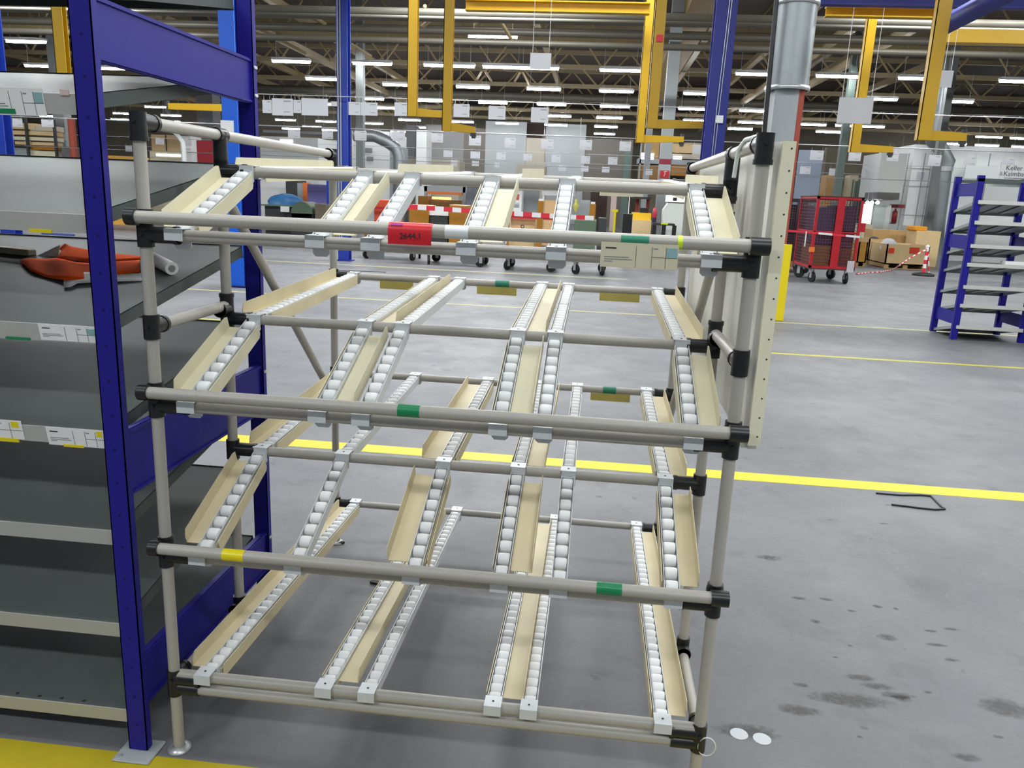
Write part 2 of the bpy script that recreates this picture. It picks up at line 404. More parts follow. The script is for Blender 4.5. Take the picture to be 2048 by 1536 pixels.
# white plastic tie loops
def loop(c, rx, rz_, ax, m_=PIPE, r=.0022, t0=0., t1=2*PI):
    pts = []
    for i in range(25):
        t = t0+(t1-t0)*i/24; a, q = rx*math.cos(t), rz_*math.sin(t)
        pts.append((c[0]+(a if ax == 'y' else 0), c[1]+(a if ax == 'x' else 0), c[2]+q))
    return MB().tube(pts, r, 6)
WT = mat('white_strap', (214,220,214), .4)
b = MB().tube([(W+.012,.05,ZT-.005), (W+.014,.07,ZT+.02), (W+.005,.12,ZT+.026), (W-.012,.20,ZT+.022), (W-.022,.235,ZT), (W-.024,.24,ZT-.03), (W-.026,.243,ZT-.075)], .006, 8)
sub(b.build('strap', WT, rack), 'white plastic strap looped over the right top rail')
sub(loop((W+.022, -.02, .225), .025, .03, 'y', r=.002).build('cable_tie', WT, rack), 'white cable tie on the lowest right joint')
# ------------------------------------------------------------------ blue shelving, left
unit = thing('shelving_unit', 'blue steel shelving unit with tilted grey shelves left of the pipe rack', 'shelving', (-.75, .45, 0))
def post(par, x0, x1, y0, y1, z1, holes=True):
    b = MB(); t = .003
    b.box(x0, x1, y0, y0+t, .012, z1).box(x0, x0+t, y0, y1, .012, z1).box(x1-t, x1, y0, y1, .012, z1)
    b.box(x0+t, x0+.016, y1-t, y1, .012, z1).box(x1-.016, x1-t, y1-t, y1, .012, z1)
    if holes:
        z = .1
        while z < z1-.1:
            b.mt(1).cyl(((x0+x1)/2, y0-.0008, z), ((x0+x1)/2, y0+.0006, z), .004, 8); z += .1
        b.mt(0)
    p = b.build('post', [BLUE, BLUEDARK], par)
    return p
SX0, SX1 = -1.62, -.098
for xa, xb in ((-.143, -.083), (-1.72, -1.66)):
    for ya, yb in ((-.039, -.012), (.915, .945)):
        p_ = post(unit, xa, xb, ya, yb, 2.62, ya < 0)
        bb = MB().box(xa-.03, xb+.03, ya-.05, yb+.03, 0, .008, bev=.003)
        bb.mt(1).cyl((xa-.012, ya-.03, .008), (xa-.012, ya-.03, .014), .007, 6)
        bb.build('base_plate', [GREYCOL, STEEL], unit)
    xm = (xa+xb)/2
    for z0, z1 in ((2.042, 2.2), (.85, 1.05), (.155, .33)):
        b = MB(); xo = xb-.012
        b.box(xo-.003, xo, -.012, .915, z0, z1).box(xo-.02, xo-.003, -.012, .915, z0, z0+.003).box(xo-.02, xo-.003, -.012, .915, z1-.003, z1)
        b.box(xo, xo+.006, -.012, .915, z0+.004, z0+.012).box(xo, xo+.006, -.012, .915, z1-.012, z1-.004)
        for yy in (.925, .938):
            for zz in (z0+.03, z1-.03): b.mt(1).cyl((xb-.001, yy, zz), (xb+.004, yy, zz), .006, 8)
        b.build('side_beam', [BLUE, ZINC], unit)
TILT = .172/.95
def shelf(par, z, x0, x1, y0, y1, tilt, m1=GALV, m2=LIPM, holes=False):
    M = Matrix.Translation((0, y0, z)) @ Matrix.Rotation(math.atan(tilt), 4, 'X'); L = (y1-y0)/math.cos(math.atan(tilt)); b = MB()
    b.box(x0, x1, 0, L, -.002, 0, M)
    b.mt(1).box(x0, x1, -.002, .001, -.05, .001, M).box(x0, x1, .001, .02, -.05, -.047, M)
    b.mt(0).box(x0, x1, L-.002, L, -.045, .004, M)
    for xa in (x0, x1-.002): b.box(xa, xa+.002, 0, L, -.04, 0, M)
    for xx in [x0+(x1-x0)*f for f in (.25, .5, .75)]: b.box(xx-.03, xx+.03, .02, L-.02, -.02, -.018, M)
    b.mt(1)
    if holes:
        for i in range(9):
            b.mt(2).box(x1-.16-i*.075, x1-.15-i*.075, .012, .02, -.0005, .0008, M)
    return b.build('shelf', [m1, m2, INK], par), M
SHZ = [.143, .4405, .744, 1.05, 1.349, 1.652, 1.956, 2.235]
shelves = []
for i, z in enumerate(SHZ): shelves.append(shelf(unit, z, SX0, SX1-.047, -.028, .90, TILT, holes=(i == 0)))
def lipcard(i, px0, px1, py, z0, z1, **kw):
    x0, x1 = aty(px0, py, -.034).x, min(-.146, aty(px1, py, -.034).x)
    M = shelves[i][1]
    o = card('label_card', shelves[i][0], x0, x1, z0, z1, -.0042, M, **kw)
    return o
def lipmark(i, px0, px1, py, z0, z1, m_, name):
    x0, x1 = aty(px0, py, -.04).x, aty(px1, py, -.04).x
    b = MB().box(x0, x1, -.0062, -.0022, z0, z1, shelves[i][1]); b.build(name, m_, shelves[i][0])
lipcard(6, -40, 86, 205, -.056, .012); lipmark(6, -30, 22, 220, -.052, -.04, TGREEN, 'green_tape'); lipmark(6, 117, 134, 185, -.002, .012, mat('pinkish', (220,196,188), .6), 'paper_tag')
lipmark(5, 51, 95, 461, -.053, -.044, TYEL, 'yellow_tape'); lipmark(5, 75, 140, 470, -.058, -.053, TBLUE, 'blue_tape')
lipcard(4, 76, 230, 665, -.046, .001); lipmark(4, 4, 52, 680, -.05, -.043, TGREEN, 'green_tape')
lipcard(3, -110, 43, 860, -.046, .014, teal=False, yellow=True); lipcard(3, 92, 228, 880, -.055, .002, teal=False, yellow=True)
lipmark(3, -60, 29, 880, -.056, -.044, TYEL, 'yellow_tape'); lipmark(3, 120, 160, 897, -.058, -.050, TYEL, 'yellow_tape')
# things lying on the fourth shelf from the floor up (z 1.35)
MS = shelves[4][1]
def onshelf(u, v, h=0.): # u world x, v distance up the shelf
    return MS @ Vector((u, v, h))
def pxshelf(px, py):
    nrm = MS.to_3x3() @ Vector((0, 0, 1)); d = ray(px, py); P = CAM+d*((MS.translation-CAM).dot(nrm)/d.dot(nrm))
    q = MS.inverted() @ P; return q.x, q.y
# orange cloth: outline sampled, folded hump at the back
front = [(40,527), (62,545), (95,557), (132,565), (165,562), (195,559), (240,552), (280,546)]
back = [(43,524), (62,521), (90,521), (112,521), (150,528), (200,530), (240,528), (280,523)]
def cloth(u, v):
    f = u*7; i = min(6, int(f)); t = f-i
    a = [front[i][k]*(1-t)+front[i+1][k]*t for k in (0, 1)]; c = [back[i][k]*(1-t)+back[i+1][k]*t for k in (0, 1)]
    A = pxshelf(*a); C = pxshelf(*c); x = A[0]*(1-v)+C[0]*v; y = A[1]*(1-v)+C[1]*v
    return onshelf(x, y, .008+.006*math.sin(v*PI)*math.sin(u*9+.6)**2+.002*math.sin(u*17))
b = MB().grid(28, 8, cloth)
def flap(u, v): # upright curled flap behind
    px = 112+u*168; base = 521+ (6*math.sin(u*PI))
    top = 487+ (u*34) if u > .10 else 487+(.10-u)*140
    P = onshelf(*pxshelf(px, base), .008); d = aty(px, top, P.y+.10*(1-v*.0)+.03)
    Q = P.lerp(d, v); return Q+Vector((0, .03*math.sin(v*PI), .012*math.sin(v*PI)))
b.grid(20, 7, flap)
oc = b.build('orange_cloth', ORANGE); sm = oc.modifiers.new('thick', 'SOLIDIFY'); sm.thickness = .003
tag(oc, 'crumpled orange cloth lying on a grey shelf of the blue unit', 'cloth')
def sheet(u, v):
    px = 128+u*165; py = 548+v*(24-10*u)+ (6 if u < .1 else 0)
    return onshelf(*pxshelf(px, py), .005+.002*math.sin(u*5))
ps = MB().grid(12, 4, sheet).build('paper_sheet', PAPER); ps.modifiers.new('thick', 'SOLIDIFY').thickness = .001
tag(ps, 'flat white paper sheet under the orange cloth', 'paper')
A = onshelf(*pxshelf(296, 524), .024); B_ = onshelf(*pxshelf(346, 551), .024)
b = MB().cyl(A, B_, .022, 20); d_ = (B_-A).normalized(); b.mt(1).cyl(B_, B_+d_*.001, .012, 14)
tag(b.build('paper_roll', [PAPER, GREYINK]), 'rolled white paper beside the orange cloth, behind the rack post', 'paper roll')
def curl(u, v):
    px = 62+u*52; py = 522-v*(8+24*u)
    P = onshelf(*pxshelf(px, 522), .006); Q = aty(px, py, P.y+.05); return P.lerp(Q, 1.0)+Vector((0, .02*v, 0))
pc = MB().grid(8, 6, curl).build('curled_paper', PAPER); pc.modifiers.new('thick', 'SOLIDIFY').thickness = .001
tag(pc, 'curled white paper standing up left of the orange cloth', 'paper')
A = onshelf(*pxshelf(-30, 502), .012); B_ = onshelf(*pxshelf(66, 512), .012); d_ = (B_-A)
M = Matrix.Translation(A) @ Matrix.Rotation(math.atan2(d_.y, d_.x), 4, 'Z') @ Matrix.Rotation(-math.atan2(d_.z, math.hypot(d_.x, d_.y)), 4, 'Y')
tag(MB().box(0, d_.length, -.02, .02, -.011, .011, M, bev=.003).build('wooden_lath', mat('grey_wood', (150,138,116), .7, noise=.2, scale=14)), 'grey brown wooden lath on the shelf behind the curled paper', 'lath')
# ------------------------------------------------------------------ hall shell
fm = bpy.data.materials.new('floor_concrete'); fm.use_nodes = True; nt = fm.node_tree; bs = nt.nodes['Principled BSDF']
N = nt.nodes.new; Lk = nt.links.new
tc = N('ShaderNodeTexCoord')
def noise(scale, det=6, rough=.6):
    n = N('ShaderNodeTexNoise'); n.inputs['Scale'].default_value = scale; n.inputs['Detail'].default_value = det; n.inputs['Roughness'].default_value = rough
    Lk(tc.outputs['Object'], n.inputs['Vector']); return n
def ramp(n, p0, c0, p1, c1):
    r = N('ShaderNodeValToRGB'); r.color_ramp.elements[0].position = p0; r.color_ramp.elements[0].color = c0
    r.color_ramp.elements[1].position = p1; r.color_ramp.elements[1].color = c1; Lk(n.outputs['Fac'], r.inputs['Fac']); return r
def mul(a, b, f=1.):
    x = N('ShaderNodeMix'); x.data_type = 'RGBA'; x.blend_type = 'MULTIPLY'; x.inputs['Factor'].default_value = f
    Lk(a, x.inputs['A']); Lk(b, x.inputs['B']); return x.outputs['Result']
base = ramp(noise(.9), .3, rgb(107,108,111), .7, rgb(124,125,127)).outputs['Color']
fine = ramp(noise(26, 8, .75), .3, (.86,.86,.86,1), .7, (1,1,1,1)).outputs['Color']
blot = ramp(noise(3.1, 7, .65), .30, (.62,.62,.63,1), .44, (1,1,1,1)).outputs['Color']
spot = ramp(noise(9.5, 3, .5), .24, (.45,.45,.46,1), .30, (1,1,1,1)).outputs['Color']
col = mul(mul(mul(base, fine), blot, .55), spot, .8)
Lk(col, bs.inputs['Base Color'])
rr = ramp(noise(2.2), .3, (.40,.40,.40,1), .7, (.6,.6,.6,1)); Lk(rr.outputs['Color'], bs.inputs['Roughness'])
bs.inputs['Specular IOR Level'].default_value = .22
fl = struct(MB().box(-62, 62, -9, 72, -.2, 0).build('floor', fm))
def fline(y0, y1, m_, x0=-40, x1=45):
    return struct(MB().box(x0, x1, y0, y1, -.004, .0012).build('floor_line', m_))
fline(-.30, -.045, mat('line_shaded', (176,158,10), .6, noise=.16, scale=7), -6, 4); fline(2.965, 3.125, LINEY); fline(7.73, 7.81, mat('line_thin', (176,168,50), .6, noise=.1)); fline(10.52, 10.60, LINEP)  # near line's yellow is darkened, its shade put into the colour
fline(16.2, 16.3, LINEP, -30, 2)
struct(MB().box(-62, 62, 70, 70.4, 0, 12).build('wall_back', BROWN))
struct(MB().box(-62, 62, 3, 72, 9.4, 9.7).build('ceiling', ROOF))
# ------------------------------------------------------------------ roof steel (part of the building)
def truss(y, x0, x1, z0, z1, m_, step=1.25, w=.07):
    b = MB(); b.box(x0, x1, y-w, y+w, z0-w, z0+w).box(x0, x1, y-w, y+w, z1-w, z1+w)
    n = int((x1-x0)/step); b.mt(1)
    for i in range(n):
        xa = x0+i*step; xb = xa+step
        p, q = ((xa, y, z0), (xb, y, z1)) if i % 2 == 0 else ((xa, y, z1), (xb, y, z0))
        b.cyl(p, q, w*.5, 6)
    return struct(b.build('roof_truss', [m_, TRUSSL]))
for k, y in enumerate((22.2, 29.6, 35.8, 42, 48.2, 54.4, 60.5)):
    truss(y, -44, 44, 7.55, 9.2, (TRUSSL if k == 1 else TRUSS), 1.25 if k < 3 else 1.6, .09 if k < 3 else .10)
for px, py, z in ((521,59,7.4), (640,60,7.9), (1420,60,7.6), (1650,110,8.2), (1800,60,8.0), (1960,90,8.0), (1700,60,7.5), (1740,30,8.4), (1500,130,8.4), (1860,40,7.4), (1580,60,8.5), (260,70,8.2), (380,60,8.0), (60,120,7.8), (1080,60,8.6)):
    P = atz(px, py, z); 
    struct(MB().box(P.x-.12, P.x+.12, 6, 66, z-.10, z+.16).build('roof_beam', TRUSS if px % 20 else TRUSSL))
# a wide boxed beam running towards the back
P = atz(1385, 60, 7.2); struct(MB().box(P.x-.45, P.x+.45, 12, 44, 7.2, 7.9).build('roof_beam', mat('ochre_beam', (150,124,66), .6, noise=.15, scale=1.5)))
def rpipe(px, py, y, r, m_=PIPEG, x0=-34, x1=36):
    z = aty(px, py, y).z; return struct(MB().cyl((x0, y, z), (x1, y, z), r, 12).build('roof_pipe_trim', m_))
rpipe(1100, 32, 20, .13); rpipe(1100, 67, 23.5, .10); rpipe(700, 52, 24.5, .07); rpipe(1150, 196, 46.5, .22); rpipe(1900, 108, 22, .09); rpipe(1900, 60, 19, .07)
for px0, py0, px1, py1, y in ((632,36,680,66,24), (521,59,612,107,26), (700,86,742,112,27), (870,30,846,52,20), (972,18,950,52,21), (987,18,1028,88,21), (850,12,838,50,21), (964,142,953,160,34), (970,142,983,162,34), (1040,146,1030,162,34), (1046,146,1058,170,34)):
    A = aty(px0, py0, y); B_ = aty(px1, py1, y+1.2); struct(MB().cyl(A, B_, .055, 6).build('roof_brace_trim', TRUSSL))
# ------------------------------------------------------------------ ceiling lights
LZ = 6.5
lights = [(986,73),(52,83),(82,132),(222,137),(565,115),(734,121),(645,158),(789,164.5),(880,125),(905,127),(1003,131),(1075,131),(1241,139),(941,170),(1086,176),(1233,181),(729,193),(850,197),(982,202),(1102,207),(1230,213),(1116,231),(1219,235),(667,209),(770,216),(864,220),(571,240),(652,243),(746,247),(815,238.5),(920,241),(1012,245),(1111,249),(1212,253),(848,255),(1026,260.6),(1117,264),(1209,268),(580,257),(624,254),(655,258.5),(740,262),(800,263),
 (1516,147),(1671,155),(1829,162),(2018,170),(1405,185),(1751,201),(1898,206),(1391,214),(1513,220),(1397,238),(1505,244),(1480,258),(1620,251),(1657,264),(1694,253),(1734,255),(1824,301),(1978,274),(1909,288),(1974,291),(1913,305),(1987,308.6),(2047,277),(2047,294),(342,231),(312,214),(342,243),(97,232),(240,239),(246,227)]
rows = {}
for p in lights:
    P = atz(p[0], p[1], LZ); k = min(range(9), key=lambda i: abs(P.y-(23.6+5.85*i)))
    rows.setdefault(k, []).append((P.x, 23.6+5.85*k if abs(P.y-(23.6+5.85*k)) < 1.2 else P.y))
proto = None; RN = ['nearest', 'second', 'third', 'fourth', 'fifth', 'sixth', 'seventh', 'eighth', 'farthest']
for k in sorted(rows):
    rows[k].sort()
    for j, (x, y) in enumerate(rows[k]):
        lab = 'lit white tube lamp, %s from left in the %s row of ceiling lamps' % (ORD[j], RN[k])
        if proto is None:
            proto = thing('ceiling_light', lab, 'ceiling light', (x, y, LZ), 'fluorescent tube lamps under the roof')
            MB().box(-.78, .78, -.09, .09, .03, .10).box(-.74, .74, -.16, .16, .10, .115).build('lamp_housing', WHITE, proto, False)
            q = MB(); q.cyl((-.75, 0, 0), (.75, 0, 0), .055, 10); q.build('lamp_tube', LAMP, proto, False)
            h = MB(); 
            for sx in (-.6, .6): MB().cyl((sx, 0, .11), (sx, 0, 1.1), .008, 6).build('hanger', STEEL, proto, False)
        else:
            c = copy_tree(proto); c.location = (x, y, LZ); c['label'] = lab
# ------------------------------------------------------------------ hanging signs on wires
SG = [ # (row distance, list of (x0,y0,x1,y1))
 (12.0, [(1060,106,1102,139), (1880,141,1905,175), (1676,195,1745,247)]),
 (17.0, [(525,200,543,226), (544,197,586,231), (587,200,602,226), (603,197,656,231), (697,204,721,230), (722,205,755,231), (789,205,816,232), (907,208,939,234), (977,212,1011,239), (1062,215,1097,245)]),
 (23.0, [(576,259,600,276), (644,261,666,278), (709,262,733,281), (785,262,810,282), (862,267,886,285), (938,271,962,291), (1009,276,1031,296), (1082,279,1107,298), (1159,280,1184,300), (1239,283,1262,302), (1385,290,1412,309), (1620,301,1647,320), (1697,304,1722,322), (1774,306,1797,322), (1857,310,1882,332), (1928,314,1953,331), (2005,317,2030,330), (83,239,107,254), (25,237,45,254)]),
 (31.0, [(887,301,905,314), (941,303,960,317), (993,305,1011,319), (1047,308,1064,321), (1103,310,1121,325), (1162,312,1180,327), (1216,314,1235,329), (1291,338,1305,350), (1600,333,1621,348), (1658,337,1679,351), (1723,339,1743,354), (1833,344,1848,360), (311,276,328,289), (368,276,383,292), (114,268,130,280), (14,262,28,276)]),
 (38.0, [(902,320,914,332), (944,322,958,332), (989,325,999,335), (1117,331,1132,342), (1162,332,1177,343), (1204,334,1219,345), (1600,353,1617,364), (1643,355,1659,367), (1690,358,1705,369), (1738,359,1752,371), (49,282,62,293), (88,285,100,295), (327,295,340,306), (251,291,264,303)])]
RN2 = ['highest nearest', 'second', 'third', 'fourth', 'farthest']
for k, (y, lst) in enumerate(SG):
    lst.sort(); ztop = None; zs = []
    for j, (a, b0, c_, d) in enumerate(lst):
        A = aty(a, (b0+d)/2, y); B_ = aty(c_, (b0+d)/2, y); T = aty((a+c_)/2, b0, y).z; Bo = aty((a+c_)/2, d, y).z
        x0, x1 = A.x, B_.x; xc = (x0+x1)/2
        t = thing('hanging_sign', 'white card hanging over the hall, %s from left in the %s row' % (('%s' % ORD[j]) if j < 15 else ['sixteenth','seventeenth','eighteenth','nineteenth','twentieth'][j-15], RN2[k]), 'sign', (xc, y, Bo), 'white cards hanging from wires')
        b = MB(); b.box(x0, x1, y-.003, y+.003, Bo, T); w = x1-x0; h = T-Bo
        if k > 0 and w < .55: b.mt(1).box(x0+w*.55, x0+w*.9, y-.005, y-.003, T-h*.18, T-h*.12).box(x0+w*.55, x0+w*.85, y-.005, y-.003, T-h*.80, T-h*.76)
        b.build('card', [SIGNM, GREYINK], t)
        zt_ = T+ (.10 if k else 2.2)
        for xx in (x0+.04, x1-.04): MB().cyl((xx, y, T), (xx, y, zt_), .004, 5).build('hook_wire', STEEL, t)
        zs.append(T+.10)
    if k:
        zw = sum(zs)/len(zs)
        # straight cable carrying the row
        tag(MB().cyl((-22 if k < 3 else -34, y+.006, zw), (20 if k < 3 else 30, y+.006, zw), .011, 6).build('sign_cable', STEEL), 'thin straight pale cable carrying the %s row of white cards' % RN2[k], 'cable', 'sign cables')
for py, y, nm in ((268, 20, 'upper'), (330, 27, 'lower')):
    z = aty(1100, py+3, y).z; tag(MB().cyl((-24, y, z), (24, y, z), .012, 6).build('sign_cable', STEEL), 'thin pale cable between the card rows, the %s one' % nm, 'cable', 'sign cables')
# ------------------------------------------------------------------ generic background box helpers
def dims(px0, py0, px1, py1, y):
    pm = (py0+py1)/2; xm = (px0+px1)/2
    return aty(px0, pm, y).x, aty(px1, pm, y).x, aty(xm, py1, y).z, aty(xm, py0, y).z
def bg(name, label, cat, px0, py0, px1, py1, y, dep, m_, ground=False, group=None, kind=None, bev=0.):
    x0, x1, z0, z1 = dims(px0, py0, px1, py1, y)
    if ground: z0 = 0.
    o = MB().box(x0, x1, y, y+dep, z0, z1, bev=bev).build(name, m_)
    if kind == 'structure': return struct(o)
    return tag(o, label, cat, group)
def root(name, label, cat, px, y, group=None): return thing(name, label, cat, (aty(px, 400, y).x, y, 0), group)
def pbox(par, name, px0, py0, px1, py1, y, dep, m_, ground=False, bev=0.):
    x0, x1, z0, z1 = dims(px0, py0, px1, py1, y)
    if ground: z0 = 0.
    return MB().box(x0, x1, y, y+dep, z0, z1, bev=bev).build(name, m_, par)
# ------------------------------------------------------------------ blue and grey columns
def hcol(label, xc, y, w, d, m1, m2, z1=9.3):
    t = thing('steel_column', label, 'column', (xc, y, 0)); b = MB()
    b.box(xc-w/2, xc+w/2, y, y+.02, 0, z1).mt(1).box(xc-.012, xc+.012, y+.02, y+d-.02, 0, z1).mt(0).box(xc-w/2, xc+w/2, y+d-.02, y+d, 0, z1)
    b.build('shaft', [m1, m2], t)
    MB().box(xc-w/2-.06, xc+w/2+.06, y-.05, y+d+.05, 0, .025).build('base_plate', m2, t); return t
c1 = hcol('bright blue steel column behind the left shelving, white square plate on its front', -4.99, 11.13, .27, .25, mat('column_bright', (22,96,214), .45), BLUEDARK)
x0, x1, z0, z1 = dims(442, 241, 468, 277, 11.13)
MB().box(x0, x1, 11.122, 11.13, z0, z1).build('plate', PAPER, c1)
c2 = hcol('slim deep blue column standing farther back, left of the red label', -5.03, 17.2, .27, .25, CBLUE, CBLUE2)
x0, x1, z0, z1 = dims(664, 204, 676, 213, 17.2); MB().box(x0, x1, 17.12, 17.2, z0, z1).build('clamp', STEEL, c2)
MB().cyl((-5.12, 17.18, .5), (-5.12, 17.18, 8), .018, 6).cyl((-5.06, 17.18, .5), (-5.06, 17.18, 8), .018, 6).build('conduit', GREYCOL, c2)
c3 = hcol('wide deep blue column with two pale cables rising behind the rack top right', 2.96, 11.13, .32, .28, CBLUE2, CBLUE2)
MB().tube([(2.94, 11.115, 1.2), (2.95, 11.115, 3.2), (3.0, 11.115, 5.2), (3.02, 11.115, 8)], .006, 6).tube([(2.97, 11.115, 1.2), (2.99, 11.115, 3.2), (3.03, 11.115, 5.2), (3.04, 11.115, 8)], .006, 6).build('cable', STEEL, c3)
x0, x1, z0, z1 = dims(1432, 231, 1446, 246, 11.1); MB().box(x0, x1, 11.08, 11.13, z0, z1).build('junction_box', WHITE, c3)
tag(hcol('far blue column at the left edge, seen between two grey shelves', aty(-6, 270, 13).x, 13, .30, .25, CBLUE, CBLUE2), 'far blue column at the left edge, seen between two grey shelves', 'column')
gx, gy = 4.03, 10.75
gc = thing('concrete_column', 'grey square column with a yellow painted foot behind the cream side panel', 'column', (gx, gy, 0))
MB().box(3.74, 4.09, gy, gy+.40, 0, 3.48).build('shaft', GREYCOL, gc)
MB().box(3.72, 4.25, gy-.05, gy-.001, .002, 1.20, bev=.006).build('yellow_guard', mat('guard_yellow', (236,212,14), .45, noise=.05), gc)
rp = MB().box(4.091, 4.175, gy+.02, gy+.3, 0, 3.48).build('red_casing', RUSTP, gc)
bx = aty(1545, 100, gy-.1).x
tag(MB().tube([(aty(1553,0,gy-.12).x, gy-.12, 9.3), (aty(1553,0,gy-.12).x, gy-.12, 4.7), (aty(1528,270,gy-.12).x, gy-.12, 2.8), (aty(1520,400,gy-.12).x, gy-.12, .02)], .035, 10).build('black_pipe', BLACK), 'thin black pipe running down the left side of the grey column', 'pipe')
dx0, dx1 = aty(1552, 40, gy).x, aty(1640, 40, gy).x; dx = (dx0+dx1)/2; dr = (dx1-dx0)/2*.97
dz = aty(1586, 178, gy-.05).z
dt = thing('air_duct', 'thick round grey air duct wrapped round the grey column', 'duct', (dx, gy+.1, dz))
b = MB(); b.lathe([(dr, dz+.02), (dr, 9.3)], Matrix.Translation((dx, gy+.2, 0)), 32); b.lathe([(dr*.2, dz+.01), (dr*.9, dz+.01), (dr, dz+.02)], Matrix.Translation((dx, gy+.2, 0)), 32); b.build('duct_shell', DUCTM, dt)
for zz in (dz+.03, dz+1.22):
    MB().lathe([(dr, zz-.03), (dr+.025, zz-.03), (dr+.025, zz+.03), (dr, zz+.03)], Matrix.Translation((dx, gy+.2, 0)), 32).build('flange', STEEL, dt)
# second grey column far behind with notice boards, and others
def plain_col(label, px0, px1, y, m_=GREYCOL, z1=9.3):
    x0, x1 = aty(px0, 330, y).x, aty(px1, 330, y).x; t = thing('concrete_column', label, 'column', ((x0+x1)/2, y, 0)); MB().box(x0, x1, y, y+(x1-x0), 0, z1).build('shaft', m_, t); return t
g2 = plain_col('grey column with red fire extinguisher notice right of the middle', 1319, 1342, 24)
x0, x1, z0, z1 = dims(1320, 341, 1338, 356, 24); b = MB().box(x0, x1, 23.97, 24, z0, z1); b.mt(1).tube([(x0+.12,23.96,z0+.05), (x0+.16,23.96,z0+.14), (x0+.12,23.96,z0+.19), (x0+.2,23.96,z0+.2)], .014, 5); b.build('notice', [mat('sign_red', (200,40,40), .5), PAPER], g2)
x0, x1, z0, z1 = dims(1319, 318, 1342, 328, 24); MB().box(x0-.01, x1+.01, 23.985, 24.01, z0, z1).build('red_band', mat('band_red', (140,40,60), .6), g2)
plain_col('pale grey column left of the yellow hook arms in the middle', 1288, 1300, 40); plain_col('dark grey column at the left, behind the rack top rail', 398, 430, 34, mat('dark_grey', (96,98,98), .7))
plain_col('pale grey column seen at the far left between the shelves', 114, 136, 32); plain_col('grey column beside white wall, right of the red cage', 1870, 1884, 29, mat('mid_grey', (120,126,124), .6))
plain_col('slim grey column just right of the slim deep blue column', 712, 726, 30, mat('mid_grey', (120,126,124), .6)); plain_col('dark green grey column over the red cage', 1676, 1690, 30, mat('green_grey', (92,106,100), .6))
# ------------------------------------------------------------------ yellow hanging lift arms
def crane(label, px, pyb, y, wpx, apx, apy0, apy1, topz=9.39):
    P = aty(px, pyb, y); w = wpx/FPX*(y+2.2); Q = aty(apx, (apy0+apy1)/2, y)
    t = thing('lift_arm', label, 'lift arm', (P.x, y, P.z), 'yellow hanging lift arms')
    b = MB(); b.box(P.x-w/2, P.x+w/2, y, y+.012, P.z, topz).box(P.x-w/2, P.x-w/2+.012, y, y+.13, P.z, topz).box(P.x-w/2, P.x+w/2, y+.118, y+.13, P.z, topz)
    b.build('mast', YEL, t)
    za, zb = aty(apx, apy1, y).z, aty(apx, apy0, y).z; xs = P.x+w/2 if Q.x > P.x else P.x-w/2
    zb = max(zb, P.z+.08)
    b = MB(); b.prism([(xs, P.z), (Q.x, za), (Q.x, zb), (xs, P.z+max(.14, zb-za))], y+.02, y+.10, 'y'); b.build('arm', YEL, t)
    MB().cyl((Q.x-.03, y+.06, za-.08), (Q.x-.03, y+.06, zb+.05), .035, 10).box(Q.x-.08, Q.x+.01, y+.03, y+.09, za-.05, za+.01).build('pivot', DARKG, t)
    MB().box(P.x-w*.6, P.x+w*.6, y-.02, y+.15, topz-.1, topz+.02).build('top_plate', YEL, t); return t
crane('yellow lift arm with short foot, left one of the middle pair', 823, 232, 12.5, 18, 893, 222, 235)
crane('yellow lift arm hanging lowest in the middle, its foot pointing right', 892, 262, 11.2, 17, 950, 256, 266)
k4 = crane('yellow lift arm right of middle with a long foot, red tag on its mast', 1303, 256, 11.6, 20, 1425, 243, 256)
x0, x1, z0, z1 = dims(1313, 70, 1326, 84, 11.6); MB().box(x0, x1, 11.575, 11.59, z0, z1).build('tag', TRED, k4)
crane('yellow lift arm right of middle hanging lower with a shorter foot', 1279, 285, 13.4, 15, 1368, 273, 284)
crane('yellow lift arm behind the big white hanging card', 1709, 304, 13, 16, 1788, 293, 305)
crane('large yellow lift arm at the upper right', 1848, 280, 10.5, 24, 1935, 266, 282)
crane('yellow lift arm mast left of the blue shelving post', 128, 205, 11, 22, 170, 196, 206)
crane('yellow lift arm with a broad foot left of the bright blue column', 500, 224, 13.6, 14, 335, 206, 218)
def ybeam(label, px0, py0, px1, py1, y, m_, h=.2, cat='beam', dep=.18):
    A = aty(px0, py0, y); B_ = aty(px1, py1, y); zc = (A.z+B_.z)/2
    b = MB(); b.box(A.x, B_.x, y, y+dep, zc-h/2, zc-h/2+.02).box(A.x, B_.x, y+dep/2-.01, y+dep/2+.01, zc-h/2, zc+h/2).box(A.x, B_.x, y, y+dep, zc+h/2-.02, zc+h/2)
    o = b.build('crane_beam', m_); o['kind'] = 'structure'; return o
ybeam('', 930, 6, 1300, 18, 12.9, YEL, .18); ybeam('', 1655, 16, 1890, 30, 12.4, YEL, .16)
ybeam('', 1640, -24, 2160, -2, 11.6, CBLUE2, .36); ybeam('', 380, -30, 560, -10, 14.2, YEL, .2)
b = MB(); A = aty(1890, 50, 11.4); B_ = aty(2060, -40, 9.2); b.cyl(A, B_, .16, 4); struct(b.build('crane_beam', CBLUE2))
A = aty(1880, 70, 15); B_ = aty(2070, 45, 15); struct(MB().box(A.x, B_.x+2, 15, 15.3, A.z-.12, A.z+.12).build('crane_beam', YEL))
